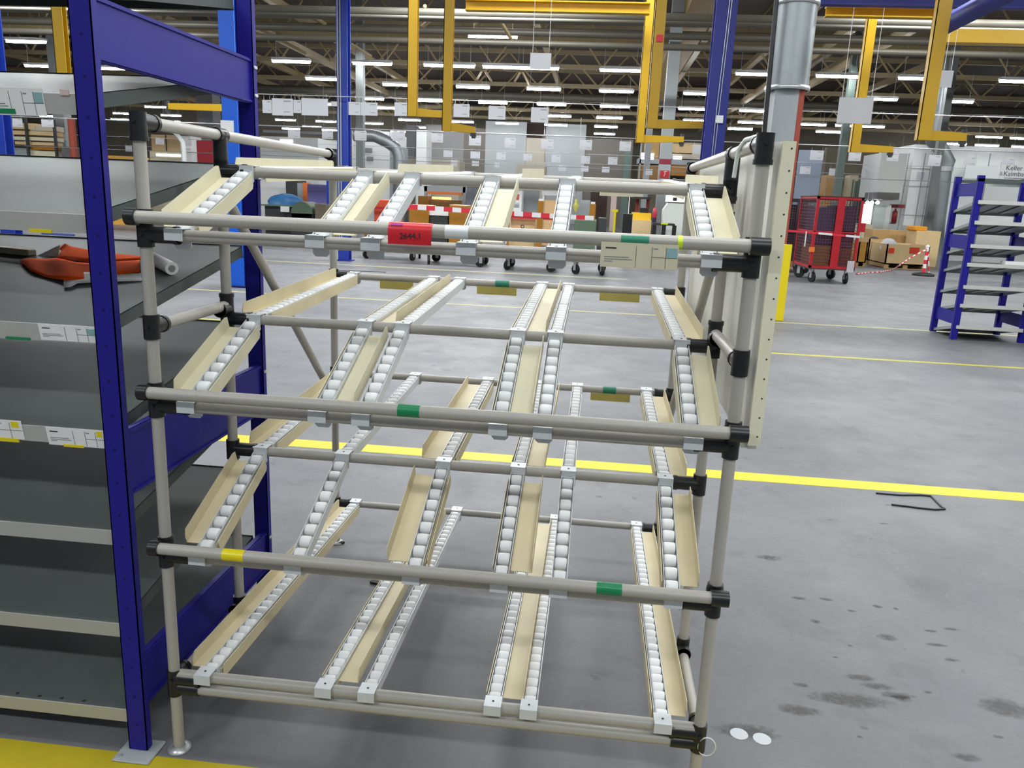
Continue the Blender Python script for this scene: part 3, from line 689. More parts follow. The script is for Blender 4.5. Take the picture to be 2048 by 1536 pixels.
# ------------------------------------------------------------------ far wall panels and machines (all about 30-60 m away)
YW = 56
def wpan(label, px0, py0, px1, m_, y=YW): bg('wall_panel', label, 'wall panel', px0, py0, px1, 420, y, .15, m_, True, 'tall panels of the far wall')
wpan('mid grey tall wall panel farthest left in the far wall', 752, 272, 850, mat('grey_panel', (146,146,144), .7, noise=.06, scale=.8))
wpan('brown grey narrow wall panel left of the first light panel', 926, 256, 969, DPANEL)
wpan('grey wall panel behind the lowest yellow foot', 850, 250, 926, mat('grey_panel_b', (150,150,148), .7, noise=.06, scale=.8))
wpan('first tall light grey wall panel, left of the cream panel', 969, 243, 1050, LPANEL)
wpan('cream wall panel between two light grey ones', 1050, 276, 1088, CPANEL)
wpan('second tall light grey wall panel, right of the cream panel', 1088, 248, 1168, LPANEL)
wpan('brown grey wall panel right of the light grey ones', 1168, 278, 1262, DPANEL)
wpan('green grey narrow wall panel', 1246, 300, 1258, mat('teal_grey', (110,134,126), .7), 50)
bg('machine', 'low cream cabinet before the far wall panels, white card above', 'machine', 1031, 328, 1088, 420, 48, 2, CPANEL, True)
bg('machine', 'long low cream cabinet in front of the far grey panels', 'machine', 789, 318, 918, 420, 46, 2, CPANEL, True)
bg('machine', 'dark gap machine with small lamps over the cream wall panel', 'machine', 1051, 248, 1088, 274, 57, 1, DBROWN, True)
# white machine enclosures, left of the middle
me = root('machine_enclosure', 'long white machine enclosure left of the slim deep blue column', 'machine', 585, 40)
pbox(me, 'body', 522, 274, 637, 420, 40, 4, MWHITE, True); pbox(me, 'roof_rail', 526, 262, 660, 267, 39.9, .3, GREYCOL); pbox(me, 'window', 560, 279, 585, 291, 39.95, .06, GLOW)
me = root('machine_enclosure', 'white machine enclosure with small windows right of the slim deep blue column', 'machine', 745, 42)
pbox(me, 'body', 704, 262, 778, 420, 42, 4, MWHITE, True)
pbox(me, 'window', 727, 296, 744, 305, 41.95, .06, GREYINK); pbox(me, 'window', 733, 313, 746, 322, 41.95, .06, GREYINK); pbox(me, 'side_panel', 775, 290, 790, 420, 42.2, 3, GREYCOL, True)
bg('machine', 'small white machine block between the enclosure and the blue column', 'machine', 637, 280, 672, 420, 45, 2, mat('pale_grey', (200,206,206), .5), True)
bg('machine', 'white narrow cabinet beside the bent pipe', 'machine', 832, 260, 852, 420, 44, 1.5, MWHITE, True)
bg('machine', 'dark tall cabinet right of the white enclosure', 'machine', 810, 250, 828, 420, 50, 1.5, mat('dark_grey', (96,98,98), .7), True)
tag(MB().tube([aty(708,270,38), aty(750,272,38), aty(775,284,38), aty(792,296,38), aty(798,312,38), aty(798,330,38), Vector((aty(798,330,38).x, 38, 0))], .30, 12).build('bent_duct', DUCTM), 'bent silver duct over the white enclosure', 'duct')
tag(MB().tube([aty(340,262,26), aty(347,262,26), aty(358,274,26), aty(366,285,26), aty(368,300,26), Vector((aty(368,300,26).x, 26, 0))], .075, 10).build('bent_duct', WHITE), 'white bent hose at the left behind the rack post', 'hose')
tag(MB().cyl(aty(722,262,32), Vector((aty(722,262,32).x, 32, 9.4)), .18, 12).build('vertical_duct', DUCTM), 'upright silver duct left of the yellow pair', 'duct')
# left: shelves with timber, crates, cabinets
tr = root('storage_rack', 'far storage rack stacked with pale timber and cream boards at the left edge', 'rack', 70, 30)
for i, (a, b0, c_, d, m_) in enumerate([(18,246,70,258,WOODP),(60,252,112,262,mat('beige', (196,184,166), .7)),(16,262,110,270,WOODP),(20,274,112,281,CREAM),(30,284,110,290,WOODP),(62,292,116,300,AMBER),(60,302,114,312,CREAM)]): pbox(tr, 'board', a, b0, c_, d, 30+.02*i, .5, m_)
pbox(tr, 'upright', 56, 236, 60, 420, 29.9, .1, DARKG, True); pbox(tr, 'upright', 112, 240, 116, 420, 29.9, .1, DARKG, True); pbox(tr, 'shelf', 14, 313, 118, 318, 30, 1, PAPER); pbox(tr, 'base_cabinet', 20, 296, 58, 420, 30.6, .8, GREYCOL, True)
tag(MB().cyl(aty(142,236,29), Vector((aty(142,236,29).x, 29, 0)), .14, 12).build('standpipe', RUSTP), 'red brown standpipe left of the near blue post', 'pipe')
bg('machine', 'dark cabinet at the foot of the far left grey column', 'machine', 128, 294, 150, 420, 30, 1, mat('dark_grey', (96,98,98), .7), True)
bg('machine', 'orange topped low machine glowing behind the left shelving', 'machine', 216, 312, 268, 420, 28, 1.2, mat('ochre_machine', (226,170,70), .5), True)
cr = root('crate', 'two light wooden crates stacked behind the left rack post', 'crate', 335, 33)
pbox(cr, 'crate_box', 303, 270, 362, 302, 33, 1.4, WOODP); pbox(cr, 'strap', 331, 270, 333, 302, 32.98, .02, DARKG); pbox(cr, 'base', 303, 302, 364, 420, 33, 1.4, CREAM, True); pbox(cr, 'lamp_strip', 312, 308, 362, 313, 32.97, .02, GLOW)
bg('cabinet', 'white cabinet right of the wooden crates', 'cabinet', 364, 272, 384, 420, 32, 1, MWHITE, True)
bg('cabinet', 'dark red cabinet under the grey column at the left', 'cabinet', 396, 281, 431, 420, 30, 1, mat('cabinet_red', (150,20,34), .5), True)
# seen through the top level: left workplace
bg('machine', 'pale workbench with clutter behind the left roller tracks', 'workbench', 520, 362, 572, 420, 32, 1, MWHITE, True)
bg('machine', 'dark upright machine left of the orange edged panel', 'machine', 572, 360, 596, 420, 31, 1, DARKG, True)
pn = root('partition', 'grey partition with an orange edge', 'partition', 604, 30); pbox(pn, 'panel', 595, 366, 606, 420, 30, .3, GREYCOL, True); pbox(pn, 'edge', 606, 365, 615, 420, 29.95, .4, ORP, True)
bg('partition', 'violet blue partition panel behind the rack, left', 'partition', 615, 369, 654, 420, 29, .2, VIOLET, True)
bg('rack', 'slim bright blue rack frame by the violet panel', 'rack', 653, 360, 660, 430, 27.3, .12, CBLUE, True)
bg('far_window', 'white blown out window strip over the violet panel', 'window', 600, 358, 622, 368, 60, .1, GLOW, True)
def lump(name, label, cat, px0, py0, px1, py1, y, m_, seed=1, dep=1.0):
    rnd = random.Random(seed); x0, x1, z0, z1 = dims(px0, py0, px1, py1, y)
    ph = [rnd.random()*6 for _ in range(6)]
    def f(u, v):
        t = u*2*PI; q = v*PI/2; rx = (x1-x0)/2; rz_ = z1-z0; n = 1+.14*math.sin(3*t+ph[0]+4*v)+.10*math.sin(5*t+ph[1])*v+.08*math.sin(9*t+7*v+ph[2])
        return Vector(((x0+x1)/2+rx*math.cos(t)*math.cos(q)*n, y+dep/2+dep/2*math.sin(t)*math.cos(q)*n, z0+rz_*math.sin(q)*(1+.10*math.sin(4*t+ph[3])*math.cos(q))))
    b = MB().grid(26, 8, f); return tag(b.build(name, m_), label, cat)
pt = root('pallet_bench', 'low dark bench carrying a blue covered heap', 'bench', 580, 25.5); pbox(pt, 'top', 520, 411, 648, 414, 25.5, 1.4, GREENM); pbox(pt, 'body', 530, 414, 645, 445, 25.6, 1.2, DARKG, True)
pbox(pt, 'notice', 561, 413, 578, 424, 25.45, .05, PAPER)
lump('blue_cover', 'heap under a crumpled blue cover on the low dark bench', 'cover', 526, 387, 598, 411, 25.6, TARPB, 3)
mc = root('machine', 'dark green machine with a rounded top, behind the rack at left', 'machine', 606, 24); x0, x1, z0, z1 = dims(582, 415, 625, 444, 24); MB().cyl(((x0+x1)/2, 24, z1-.18), ((x0+x1)/2, 25, z1-.18), (x1-x0)/2, 20).build('drum', GREENM, mc); MB().box(x0, x1, 24, 25, 0, z1-.2).build('body', DARKG, mc)
bg('machine', 'narrow dark machine with a pale front by the slim rack', 'machine', 630, 408, 652, 444, 24, .8, mat('brown_grey', (120,108,92), .6), True)
# ------------------------------------------------------------------ trolleys on castors with their loads
RC = random.Random(3)
def caster(par, X, Y, r=.085):
    T = Matrix.Translation((X, Y, 0)) @ Matrix.Rotation(RC.uniform(-1.2, 1.2), 4, 'Z'); x = y = 0.; P_ = lambda *a: T @ Vector(a)
    b = MB(); b.cyl(P_(-.027, 0, r), P_(.027, 0, r), r, 18); w = b.build('caster_wheel', RUBBER, par)
    q = MB(); q.box(-.038, -.031, -.03, .05, r-.02, r*2+.08, T).box(.031, .038, -.03, .05, r-.02, r*2+.08, T).box(-.038, .038, -.02, .05, r*2+.05, r*2+.095, T).cyl(P_(-.04, 0, r), P_(.04, 0, r), .012, 8)
    q.build('fork', STEEL, w)
def trolley(label, px0, px1, y, dep, zd, m_, rails=None):
    x0, x1 = aty(px0, 520, y).x, aty(px1, 520, y).x
    t = thing('trolley', label, 'trolley', ((x0+x1)/2, y, 0), 'platform trolleys behind the rack')
    MB().box(x0, x1, y, y+dep, zd-.08, zd).box(x0, x1, y, y+.04, zd-.14, zd-.08).box(x0, x1, y+dep-.04, y+dep, zd-.14, zd-.08).build('deck', m_, t)
    for x in (x0+.12, x1-.12):
        for yy in (y+.12, y+dep-.15): caster(t, x, yy, .115)
        if rails: 
            for yy in (y+.03, y+dep-.03): MB().box(x-.03, x+.03, yy-.03, yy+.03, zd, rails).build('corner_post', AMBER, t)
    if rails:
        for zz in (rails-.06, (rails+zd)/2): MB().box(x0+.1, x1-.1, y+.01, y+.05, zz, zz+.06).build('rail', mat('frame_red', (190,40,50), .5), t)
    return t
trolley('platform trolley with orange red frame at the left end of the row', 722, 832, 18.2, 1.1, .46, DBROWN, 1.35)
trolley('platform trolley behind the red label, amber boxes on it', 846, 968, 17.4, 1.2, .46, DBROWN)
trolley('platform trolley carrying a pale wooden crate, amber corner posts', 1004, 1112, 17.0, 1.2, .46, DBROWN, 1.30)
trolley('platform trolley at the right end of the row, green crate on it', 1142, 1216, 16.8, 1.2, .46, DBROWN)
def load(name, label, cat, px0, py0, px1, y, dep, m_, zb=.46, py1=None):
    x0, x1, z0, z1 = dims(px0, py0, px1, 480, y); 
    return tag(MB().box(x0, x1, y, y+dep, zb, z1, bev=.01).build(name, m_), label, cat)
load('amber_box', 'left amber plastic box with a pale top on a trolley', 'box', 818, 410, 857, 17.5, .9, AMBER)
load('amber_box', 'right amber plastic box beside the dark bag on a trolley', 'box', 898, 410, 930, 17.5, .9, AMBER)
bk = load('white_tub', 'white tub over dark goods between the amber boxes', 'tub', 859, 418, 896, 17.6, .8, DARKG)
x0, x1, z0, z1 = dims(858, 420, 897, 431, 17.58); MB().box(x0, x1, 17.57, 18.3, z0, z1).build('rim', PAPER, bk)
load('orange_crate', 'orange red crate on the leftmost trolley', 'crate', 748, 400, 790, 18.4, .8, mat('orange_red', (216,84,48), .5))
wc = load('wooden_crate', 'pale wooden crate with a round mark under the barrier tape', 'crate', 1020, 434, 1070, 17.16, .9, WOODP)
P = aty(1045, 453, 17.15); MB().lathe([(.03, 0), (.045, 0)], Matrix.Translation(P) @ Matrix.Rotation(PI/2, 4, 'X'), 14).build('stamp', INK, wc)
load('green_crate', 'olive green crate under the right end of the barrier tape', 'crate', 1148, 440, 1192, 16.9, .9, GREENM)
load('wire_crate', 'dark wire crate with a green ball shape right of the green crate', 'crate', 1196, 436, 1212, 16.9, .8, DARKG)
for px, m_, lab in ((1082, AMBER, 'amber corner post with white tip on the wooden crate trolley'), (1186, AMBER, 'amber post at the right end of the barrier tape')):
    P = aty(px, 402 if px < 1100 else 408, 17.06); t = thing('corner_stanchion', lab, 'post', (P.x, 17.06, .46))
    MB().box(P.x-.07, P.x+.07, 17.002, 17.1, .46, P.z).build('shaft', m_, t); MB().box(P.x-.05, P.x+.05, 17.01, 17.1, P.z, P.z+.05).build('tip', PAPER, t)
def striped(name, label, pts, y, h, m1=TRED, m2=TWHITE, seg=.19, th=.004):
    P = [aty(a, b0, y) for a, b0 in pts]; b = MB()
    for A, B_ in zip(P, P[1:]):
        n = max(1, int((B_-A).length/seg))
        for i in range(n):
            b.mt(i % 2); p, q = A.lerp(B_, i/n), A.lerp(B_, (i+1)/n)
            b.hexa([(p.x, y, p.z-h), (q.x, y, q.z-h), (q.x, y+th, q.z-h), (p.x, y+th, p.z-h)], [(p.x, y, p.z), (q.x, y, q.z), (q.x, y+th, q.z), (p.x, y+th, p.z)])
    return tag(b.build(name, [m1, m2]), label, 'barrier tape')
striped('barrier_tape', 'red and white barrier tape stretched behind the rack', [(818,409), (940,417), (1082,426), (1188,432)], 16.99, .11)
# workplaces behind the tape
ws = root('shelf_rack', 'grey rack with orange lit shelves above the red label', 'rack', 870, 30)
pbox(ws, 'frame', 848, 372, 854, 430, 30, .1, GREYCOL, True); pbox(ws, 'frame', 925, 374, 931, 430, 30, .1, GREYCOL, True); pbox(ws, 'top_panel', 848, 372, 931, 384, 30, .4, GREYCOL)
pbox(ws, 'shelf', 854, 384, 924, 389, 29.95, .8, ORP); pbox(ws, 'lamp', 864, 394, 900, 399, 29.95, .3, WARM); pbox(ws, 'goods', 858, 400, 922, 425, 30, .6, mat('brown_goods', (150,110,60), .7, noise=.3, scale=3), True); pbox(ws, 'goods', 836, 392, 856, 425, 29.8, .6, AMBER, True)
bg('crate', 'grey crates with dark gaps right of the orange lit rack', 'crate', 933, 376, 958, 425, 29, 1, mat('grey_crate', (140,142,150), .7, noise=.3, scale=4), True)
bx = root('cabinet', 'white cabinet with red, white and grey drawers behind the tape', 'cabinet', 1030, 28); pbox(bx, 'body', 1014, 381, 1043, 430, 28, .8, MWHITE, True)
for i, (a, b0, m_) in enumerate(((388, 399, mat('drawer_red', (206,84,60), .5)), (400, 406, PAPER), (408, 414, GREYCOL))): pbox(bx, 'drawer', 1018, a, 1038, b0, 27.97, .05, m_)
bg('partition', 'grey partition between the drawers and the white framed bench', 'partition', 1043, 380, 1078, 430, 29, .2, GREYCOL, True)
fr = root('bench', 'white framed bench with a warm lit board', 'bench', 1110, 28); pbox(fr, 'top_frame', 1084, 382, 1122, 391, 28, .3, PAPER); pbox(fr, 'lit_board', 1088, 400, 1116, 428, 28.1, .1, mat('warm_board', (230,190,140), .6), True); pbox(fr, 'leg', 1084, 391, 1088, 430, 28, .2, PAPER, True)
t = root('hanging_bag', 'bright yellow bag shape above the right barrier tape', 'bag', 1152, 24); x0, x1, z0, z1 = dims(1146, 398, 1158, 424, 24)
xm = (x0+x1)/2; MB().lathe([(.02, z0), ((x1-x0)*.4, z0+.12), ((x1-x0)*.5, (z0+z1)/2), ((x1-x0)*.35, z1-.15), (.05, z1-.12), (.05, z1)], Matrix.Translation((xm, 24, 0)), 14).build('bag', mat('bag_yellow', (244,240,120), .5), t); MB().cyl((xm, 24, z1), (xm, 24, z1+2.5), .01, 6).build('cord', STEEL, t)
bg('screen', 'pale grey screen right of the yellow bag', 'screen', 1160, 400, 1180, 436, 25, .06, GREYCOL, True)
bg('partition', 'dark brown wall part behind the right trolleys', 'partition', 1180, 384, 1214, 436, 40, .3, DBROWN, True); bg('beam', 'long cream lamp cover above the bright windows', 'lamp cover', 1199, 386, 1286, 393, 34, .4, CREAM)
# bright far windows and doors
for i, (a, b0, c_, d, lab) in enumerate(((1244,392,1250,416,'narrow bright strip, leftmost window of the far right group'), (1253,392,1259,414,'second bright narrow window of the far group'), (1284,389,1290,420,'bright window left of the fork lift mast'), (1302,389,1314,420,'broad bright window right of the fork lift mast'))):
    bg('far_window', lab, 'window', a, b0, c_, d, 62, .1, GLOW, True, 'bright far windows')
bg('cabinet', 'pale pink cabinet under the cream lamp cover', 'cabinet', 1222, 392, 1233, 418, 45, .6, mat('pinkish', (220,196,188), .6), True)
fk = root('fork_lift', 'yellow and dark fork lift truck seen through the top rack level', 'fork lift', 1288, 22)
pbox(fk, 'body', 1266, 426, 1302, 440, 22, 1.2, mat('fork_yellow', (228,184,30), .5)); pbox(fk, 'load_box', 1262, 440, 1302, 470, 21.9, 1.1, WOODP, True); pbox(fk, 'mast', 1271, 396, 1277, 440, 23, .12, mat('mast_red', (120,40,30), .6), True); pbox(fk, 'mast', 1292, 396, 1298, 440, 23, .12, mat('mast_red', (120,40,30), .6), True)
pbox(fk, 'overhead_guard', 1268, 394, 1302, 398, 22.6, 1.0, INK); pbox(fk, 'seat', 1280, 416, 1296, 430, 22.3, .5, BLACK)
for px in (1270, 1296): P = aty(px, 468, 21.95); MB().cyl((P.x, 22.2, .16), (P.x+.14, 22.2, .16), .16, 16).build('wheel', RUBBER, fk)
bg('machine', 'black slim machine left of the fork lift', 'machine', 1245, 428, 1264, 470, 20.6, .6, BLACK, True)
st = root('stand', 'small yellow stand far behind the rack', 'stand', 1229, 27); pbox(st, 'plate', 1224, 419, 1236, 424, 27, .3, TYEL); pbox(st, 'stem', 1228, 424, 1232, 437, 27, .08, TYEL, True)
tb = root('table', 'dark table with yellow edge below the white bag', 'table', 1335, 20); pbox(tb, 'top', 1306, 447, 1350, 451, 20, .7, INK); pbox(tb, 'edge', 1322, 446, 1336, 449, 19.97, .05, HIVIS)
for px in (1308, 1327, 1348): pbox(tb, 'leg', px-4, 451, px+4, 480, 20, .12, BLACK, True)
wb = root('bulk_bag', 'white clamped sack with a black clip above a dark table', 'bag', 1350, 21); x0, x1, z0, z1 = dims(1327, 392, 1370, 470, 21)
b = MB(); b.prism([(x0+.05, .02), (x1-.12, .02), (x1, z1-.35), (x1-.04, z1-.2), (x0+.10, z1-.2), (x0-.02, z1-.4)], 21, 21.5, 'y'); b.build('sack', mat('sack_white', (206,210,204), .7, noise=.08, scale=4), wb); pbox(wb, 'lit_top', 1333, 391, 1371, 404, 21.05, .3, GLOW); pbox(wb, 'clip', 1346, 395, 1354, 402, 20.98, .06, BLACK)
pr = root('bollard', 'small dark post with a red cap beside the fork lift', 'post', 1309, 21); P = aty(1309, 432, 21.2); MB().cyl((P.x, 21.2, 0), (P.x, 21.2, P.z-.05), .06, 12).build('shaft', mat('navy', (34,38,60), .6), pr); P2 = aty(1309, 416, 21.2); MB().lathe([(.065, P.z-.05), (.075, P.z+.05), (.05, P2.z), (.0, P2.z+.02)], Matrix.Translation((P.x, 21.2, 0)), 12).build('cap', mat('cap_red', (170,40,60), .5), pr)
# far storage wall behind the middle-right column
wr = root('storage_rack', 'tall rack filled with beige boxes behind the red notice column', 'rack', 1370, 46)
for i, (a, b0, c_, d, m_) in enumerate(((1290,285,1318,318,WOOD),(1342,288,1400,306,WOODP),(1342,308,1400,318,mat('beige', (196,184,166), .7)),(1278,330,1320,358,mat('brown_goods', (150,110,60), .7)),(1342,330,1400,352,AMBER))): pbox(wr, 'box', a, b0, c_, d, 46, 1.5, m_)
pbox(wr, 'shelf', 1276, 319, 1410, 329, 45.9, 1.6, GREYCOL); pbox(wr, 'upright', 1276, 284, 1279, 440, 45.9, .2, GREYCOL, True); pbox(wr, 'upright', 1405, 284, 1409, 440, 45.9, .2, GREYCOL, True); pbox(wr, 'lamp', 1282, 306, 1308, 319, 45.8, .1, GLOW); pbox(wr, 'lamp', 1346, 312, 1364, 319, 45.8, .1, GLOW); pbox(wr, 'back_panel', 1276, 284, 1409, 440, 47.6, .1, BROWN, True)
# ------------------------------------------------------------------ right: partition wall block, crates, signs
YR = 31
bg('partition', 'blue grey partition left of the brown wall, over the red cage', 'partition', 1588, 300, 1634, 520, 34, .3, mat('blue_grey', (150,162,180), .6), True)
bg('partition', 'olive brown wall block over the red cage', 'partition', 1640, 296, 1762, 520, 42, .5, BROWN, True)
bg('crate', 'brown cardboard box stack over the red cage', 'box', 1644, 350, 1672, 520, 36, 1, WOOD, True); bg('cabinet', 'narrow pale cabinet over the red cage', 'cabinet', 1690, 350, 1706, 520, 35, .8, mat('pale_tan', (196,186,156), .6), True)
gt = root('fence_panel', 'dark green barred fence panel left of the white wall', 'fence', 1725, 33); b = MB(); x0, x1, z0, z1 = dims(1704, 360, 1748, 410, 33)
pbox(gt, 'back', 1704, 362, 1748, 520, 33.3, .1, mat('fence_dark', (62,74,66), .7), True)
for i in range(9): xx = x0+(x1-x0)*i/8; b.box(xx-.03, xx+.03, 33, 33.05, 0, z1-.05*(i % 2))
b.build('bars', mat('fence_green', (80,96,84), .6), gt)
ww = root('partition_wall', 'large white panelled wall block with dark joints at the right', 'wall', 1900, YR)
x0, x1, z0, z1 = dims(1748, 303, 2110, 520, YR); MB().box(x0+1.2, x1+4, YR, YR+4, 0, z1+.2).build('wall_face', MWHITE, ww)
xa, xb, za, zb = dims(1748, 306, 1800, 520, YR-1.5); MB().box(xa, xb, YR-1.5, YR+.5, aty(1775,400,YR-1.5).z, zb).build('projecting_box', mat('wall_grey', (200,204,200), .6), ww)
for px in (1802, 1834, 1848, 1962): pbox(ww, 'joint', px, 306, px+1.5, 520, YR-.02, .03, GREYCOL, True)
for py in (336, 372, 430): pbox(ww, 'joint', 1800, py, 1860, py+1.2, YR-.02, .03, GREYCOL)
pbox(ww, 'hood', 1756, 385, 1799, 399, YR-2.2, 1.5, mat('hood_grey', (92,92,90), .6)); 
dr_ = root('strip_door', 'bright glazed doors below the grey hood', 'door', 1762, YR-1.0); pbox(dr_, 'leaf', 1724, 408, 1744, 448, YR-1, .05, GLOW, True); pbox(dr_, 'leaf', 1746, 410, 1770, 450, YR-1, .05, mat('door_glass', (214,228,224), .3), True); pbox(dr_, 'frame', 1770, 410, 1780, 452, YR-1, .1, MWHITE, True); pbox(dr_, 'frame', 1744, 408, 1746, 450, YR-1.02, .1, GREYCOL, True)
for px, lab in ((1735,'left'), (1744,'middle'), (1755,'right')):
    P = aty(px, 405, YR-1.6); t = thing('spot_lamp', 'small bright spot lamp over the glazed doors, %s of three' % lab, 'lamp', P, 'spot lamps over the doors'); MB().lathe([(.0, -.07), (.06, -.05), (.08, 0), (.04, .06)], Matrix.Translation(P), 12).build('bulb', BULB, t); MB().cyl(P+Vector((0,0,.05)), P+Vector((0,0,.5)), .01, 6).build('cord', STEEL, t)
ex = root('fire_extinguisher', 'red fire extinguisher on the white wall above the crates', 'extinguisher', 1787, YR-.3); P0 = aty(1787, 446, YR-.15); P1 = aty(1787, 424, YR-.15); MB().lathe([(.0, P0.z), (.1, P0.z), (.1, P1.z), (.03, P1.z+.08), (.03, P1.z+.14)], Matrix.Translation((P0.x, YR-.15, 0)), 14).build('bottle', mat('ext_red', (150,36,40), .4), ex); MB().box(P0.x-.1, P0.x+.1, YR-.1, YR+.02, P0.z-.04, P0.z+.02).build('bracket', GREYCOL, ex)
bg('sign', 'small red sign plate sticking out of the white wall', 'sign', 1796, 409, 1810, 416, YR-.6, .9, mat('sign_dark_red', (140,50,50), .5))
vd = thing('vertical_duct', 'tall grey duct with a bent top on the white wall', 'duct', (aty(1880,400,YR-.6).x, YR-.6, 0))
pts = [aty(1866,540,YR-.6), aty(1876,440,YR-.6), aty(1884,380,YR-.6), aty(1889,340,YR-.6), aty(1896,325,YR-.6), aty(1880,295,YR-.6), aty(1866,280,YR-.6), aty(1860,268,YR-.6)]; pts.append(Vector((pts[-1].x, pts[-1].y, 9.38)))
pts[0].z = .0; MB().tube(pts, .27, 14).build('duct_pipe', DUCTM, vd); MB().cyl(pts[3]-Vector((0,0,.05)), pts[3]+Vector((0,0,.12)), .30, 14).build('collar', STEEL, vd)
# company board on the far wall, lettering as on the board
sb = root('company_sign', 'long white board with dark lettering at the right edge', 'sign', 2010, YR-.4)
x0, x1, z0, z1 = dims(2000, 326, 2140, 366, YR-.4); MB().box(x0, x1, YR-.4, YR-.32, z0, z1).build('board', PAPER, sb)
x2, x3, z2, z3 = dims(1930, 332, 2002, 358, YR-.36); MB().box(x2, x3, YR-.36, YR-.3, z2, z3).build('side_board', MWHITE, sb)
NAVY = mat('sign_ink', (60,56,84), .6); hgt = (z1-z0)
xk = aty(2011, 340, YR-.4).x; zk = aty(2011, 340, YR-.4).z
textmesh('lettering', 'Keller', hgt*.34, NAVY, sb, Matrix.Translation((xk, YR-.405, zk)) @ STAND)
zk2 = aty(2008, 350, YR-.4).z
textmesh('lettering', '&', hgt*.28, GREYINK, sb, Matrix.Translation((aty(1998.5,349,YR-.4).x, YR-.405, zk2-.02)) @ STAND)
textmesh('lettering', 'Kalmbach', hgt*.34, NAVY, sb, Matrix.Translation((xk-.05, YR-.405, zk2-.03)) @ STAND)
MB().box(xk, x1-.2, YR-.406, YR-.4, zk2-hgt*.17, zk2-hgt*.13).build('small_print', GREYINK, sb)
# pallets and boxes
def crate(label, px0, py0, px1, py1, y, dep, m_=WOODP, skids=True, name='pallet_box', grp='wooden pallet boxes by the white wall'):
    x0, x1, z0, z1 = dims(px0, py0, px1, py1, y); t = thing(name, label, 'box', ((x0+x1)/2, y, 0), grp)
    b = MB(); th = .04; zb = .14
    b.box(x0, x1, y, y+th, zb, z1).box(x0, x1, y+dep-th, y+dep, zb, z1).box(x0, x0+th, y, y+dep, zb, z1).box(x1-th, x1, y, y+dep, zb, z1).box(x0, x1, y, y+dep, zb, zb+.03); b.build('walls', m_, t)
    q = MB()
    for xx in (x0+.07, (x0+x1)/2, x1-.07): q.box(xx-.07, xx+.07, y+.02, y+dep-.02, .022, zb)
    q.box(x0, x1, y+.02, y+.14, 0, .022).box(x0, x1, y+dep-.14, y+dep-.02, 0, .022).build('skids', WOOD, t); return t, (x0, x1, z1)
ca, da = crate('large wooden pallet box with red marks, right of the pile', 1772, 490, 1858, 528, 24.5, 1.5)
x0, x1, z0, z1 = dims(1819, 495, 1838, 507, 24.5); MB().box(x0, x1, 24.47, 24.5, z0, z1).build('red_mark', mat('mark_red', (216,60,30), .6), ca)
x0, x1, z0, z1 = dims(1777, 496, 1788, 506, 24.5); MB().box(x0, x1, 24.47, 24.5, z0, z1).build('red_mark', mat('mark_red', (216,60,30), .6), ca)
crate('slatted wooden box holding dark goods behind the red cage', 1736, 478, 1770, 522, 26.3, 1.0, mat('wood_light_slat', (196,164,112), .7, noise=.2, scale=3))
crate('amber brown box right beside the red cage', 1716, 484, 1734, 525, 24.6, 1.0, mat('amber_brown', (190,140,50), .6, noise=.1))
lump('white_wrap', 'crumpled white plastic wrap on the large pallet box', 'plastic wrap', 1774, 478, 1804, 500, 24.6, mat('wrap', (224,226,230), .4, noise=.1), 5, 1.0)
lump('dark_goods', 'dark rounded goods piled in the slatted wooden box', 'goods', 1744, 474, 1767, 494, 26.4, DARKG, 9, .8)
lump('brown_goods', 'brown paper goods heap behind the pallet boxes', 'goods', 1750, 462, 1812, 484, 28.6, mat('brown_paper', (176,140,106), .8, noise=.3, scale=3), 11, .7)
for j, (a, b0, c_, d, y, m_, lab) in enumerate(((1742,460,1812,520,27.6,WOOD,'low brown crate under the brown paper heap'), (1816,452,1840,520,27.8,GREYCOL,'grey box left of the orange tub'), (1830,462,1878,520,26.4,WOODP,'pale crate below the orange tub'), (1722,448,1741,520,29,CREAM,'cream carton right above the red cage'))):
    bg('carton', lab, 'box', a, b0, c_, d, y, .9, m_, True, 'boxes by the white wall')
P = dims(1830, 453, 1858, 462, 26.4); tag(MB().box(P[0], P[1], 26.5, 27.2, P[2], P[3], bev=.03).build('orange_tub', mat('tub_orange', (226,150,20), .5)), 'orange tub on the pale crate near the blue rack', 'tub')
sn = root('barrier_stand', 'red and white barrier post on a black foot by the pallet box', 'barrier post', 1846, 22.1); P = aty(1846, 552, 22.1); zt_ = aty(1849, 494, 22.1).z
MB().lathe([(.0, 0), (.30, 0), (.30, .05), (.12, .10), (.0, .10)], Matrix.Translation((P.x, 22.1, 0)), 20).build('foot', RUBBER, sn)
b = MB()
for i in range(6): b.mt(i % 2).cyl((P.x, 22.1, .1+(zt_-.1)*i/6), (P.x, 22.1, .1+(zt_-.1)*(i+1)/6), .045, 12)
b.build('pole', [TRED, TWHITE], sn); MB().lathe([(.05, zt_), (.06, zt_+.03), (.0, zt_+.07)], Matrix.Translation((P.x, 22.1, 0)), 12).build('cap', TWHITE, sn)
def chain(name, label, pts, r=.018, seg=.12):
    b = MB(); k = 0
    for A, B_ in zip(pts, pts[1:]):
        n = max(1, int((B_-A).length/seg))
        for i in range(n): b.mt(k % 2).cyl(A.lerp(B_, i/n), A.lerp(B_, (i+.9)/n), r, 6); k += 1
    return tag(b.build(name, [TRED, TWHITE]), label, 'chain')
Z = P.z; T = Vector((P.x, 22.1, zt_-.05))
c_pts = [T, aty(1820, 516, 21.6), aty(1800, 530, 21.0)]; c_pts += [atz(1785, 540, .02), atz(1760, 544, .02), atz(1738, 545, .02), atz(1712, 548, .02)]
chain('barrier_chain', 'red and white chain from the barrier post to the red cage', c_pts)
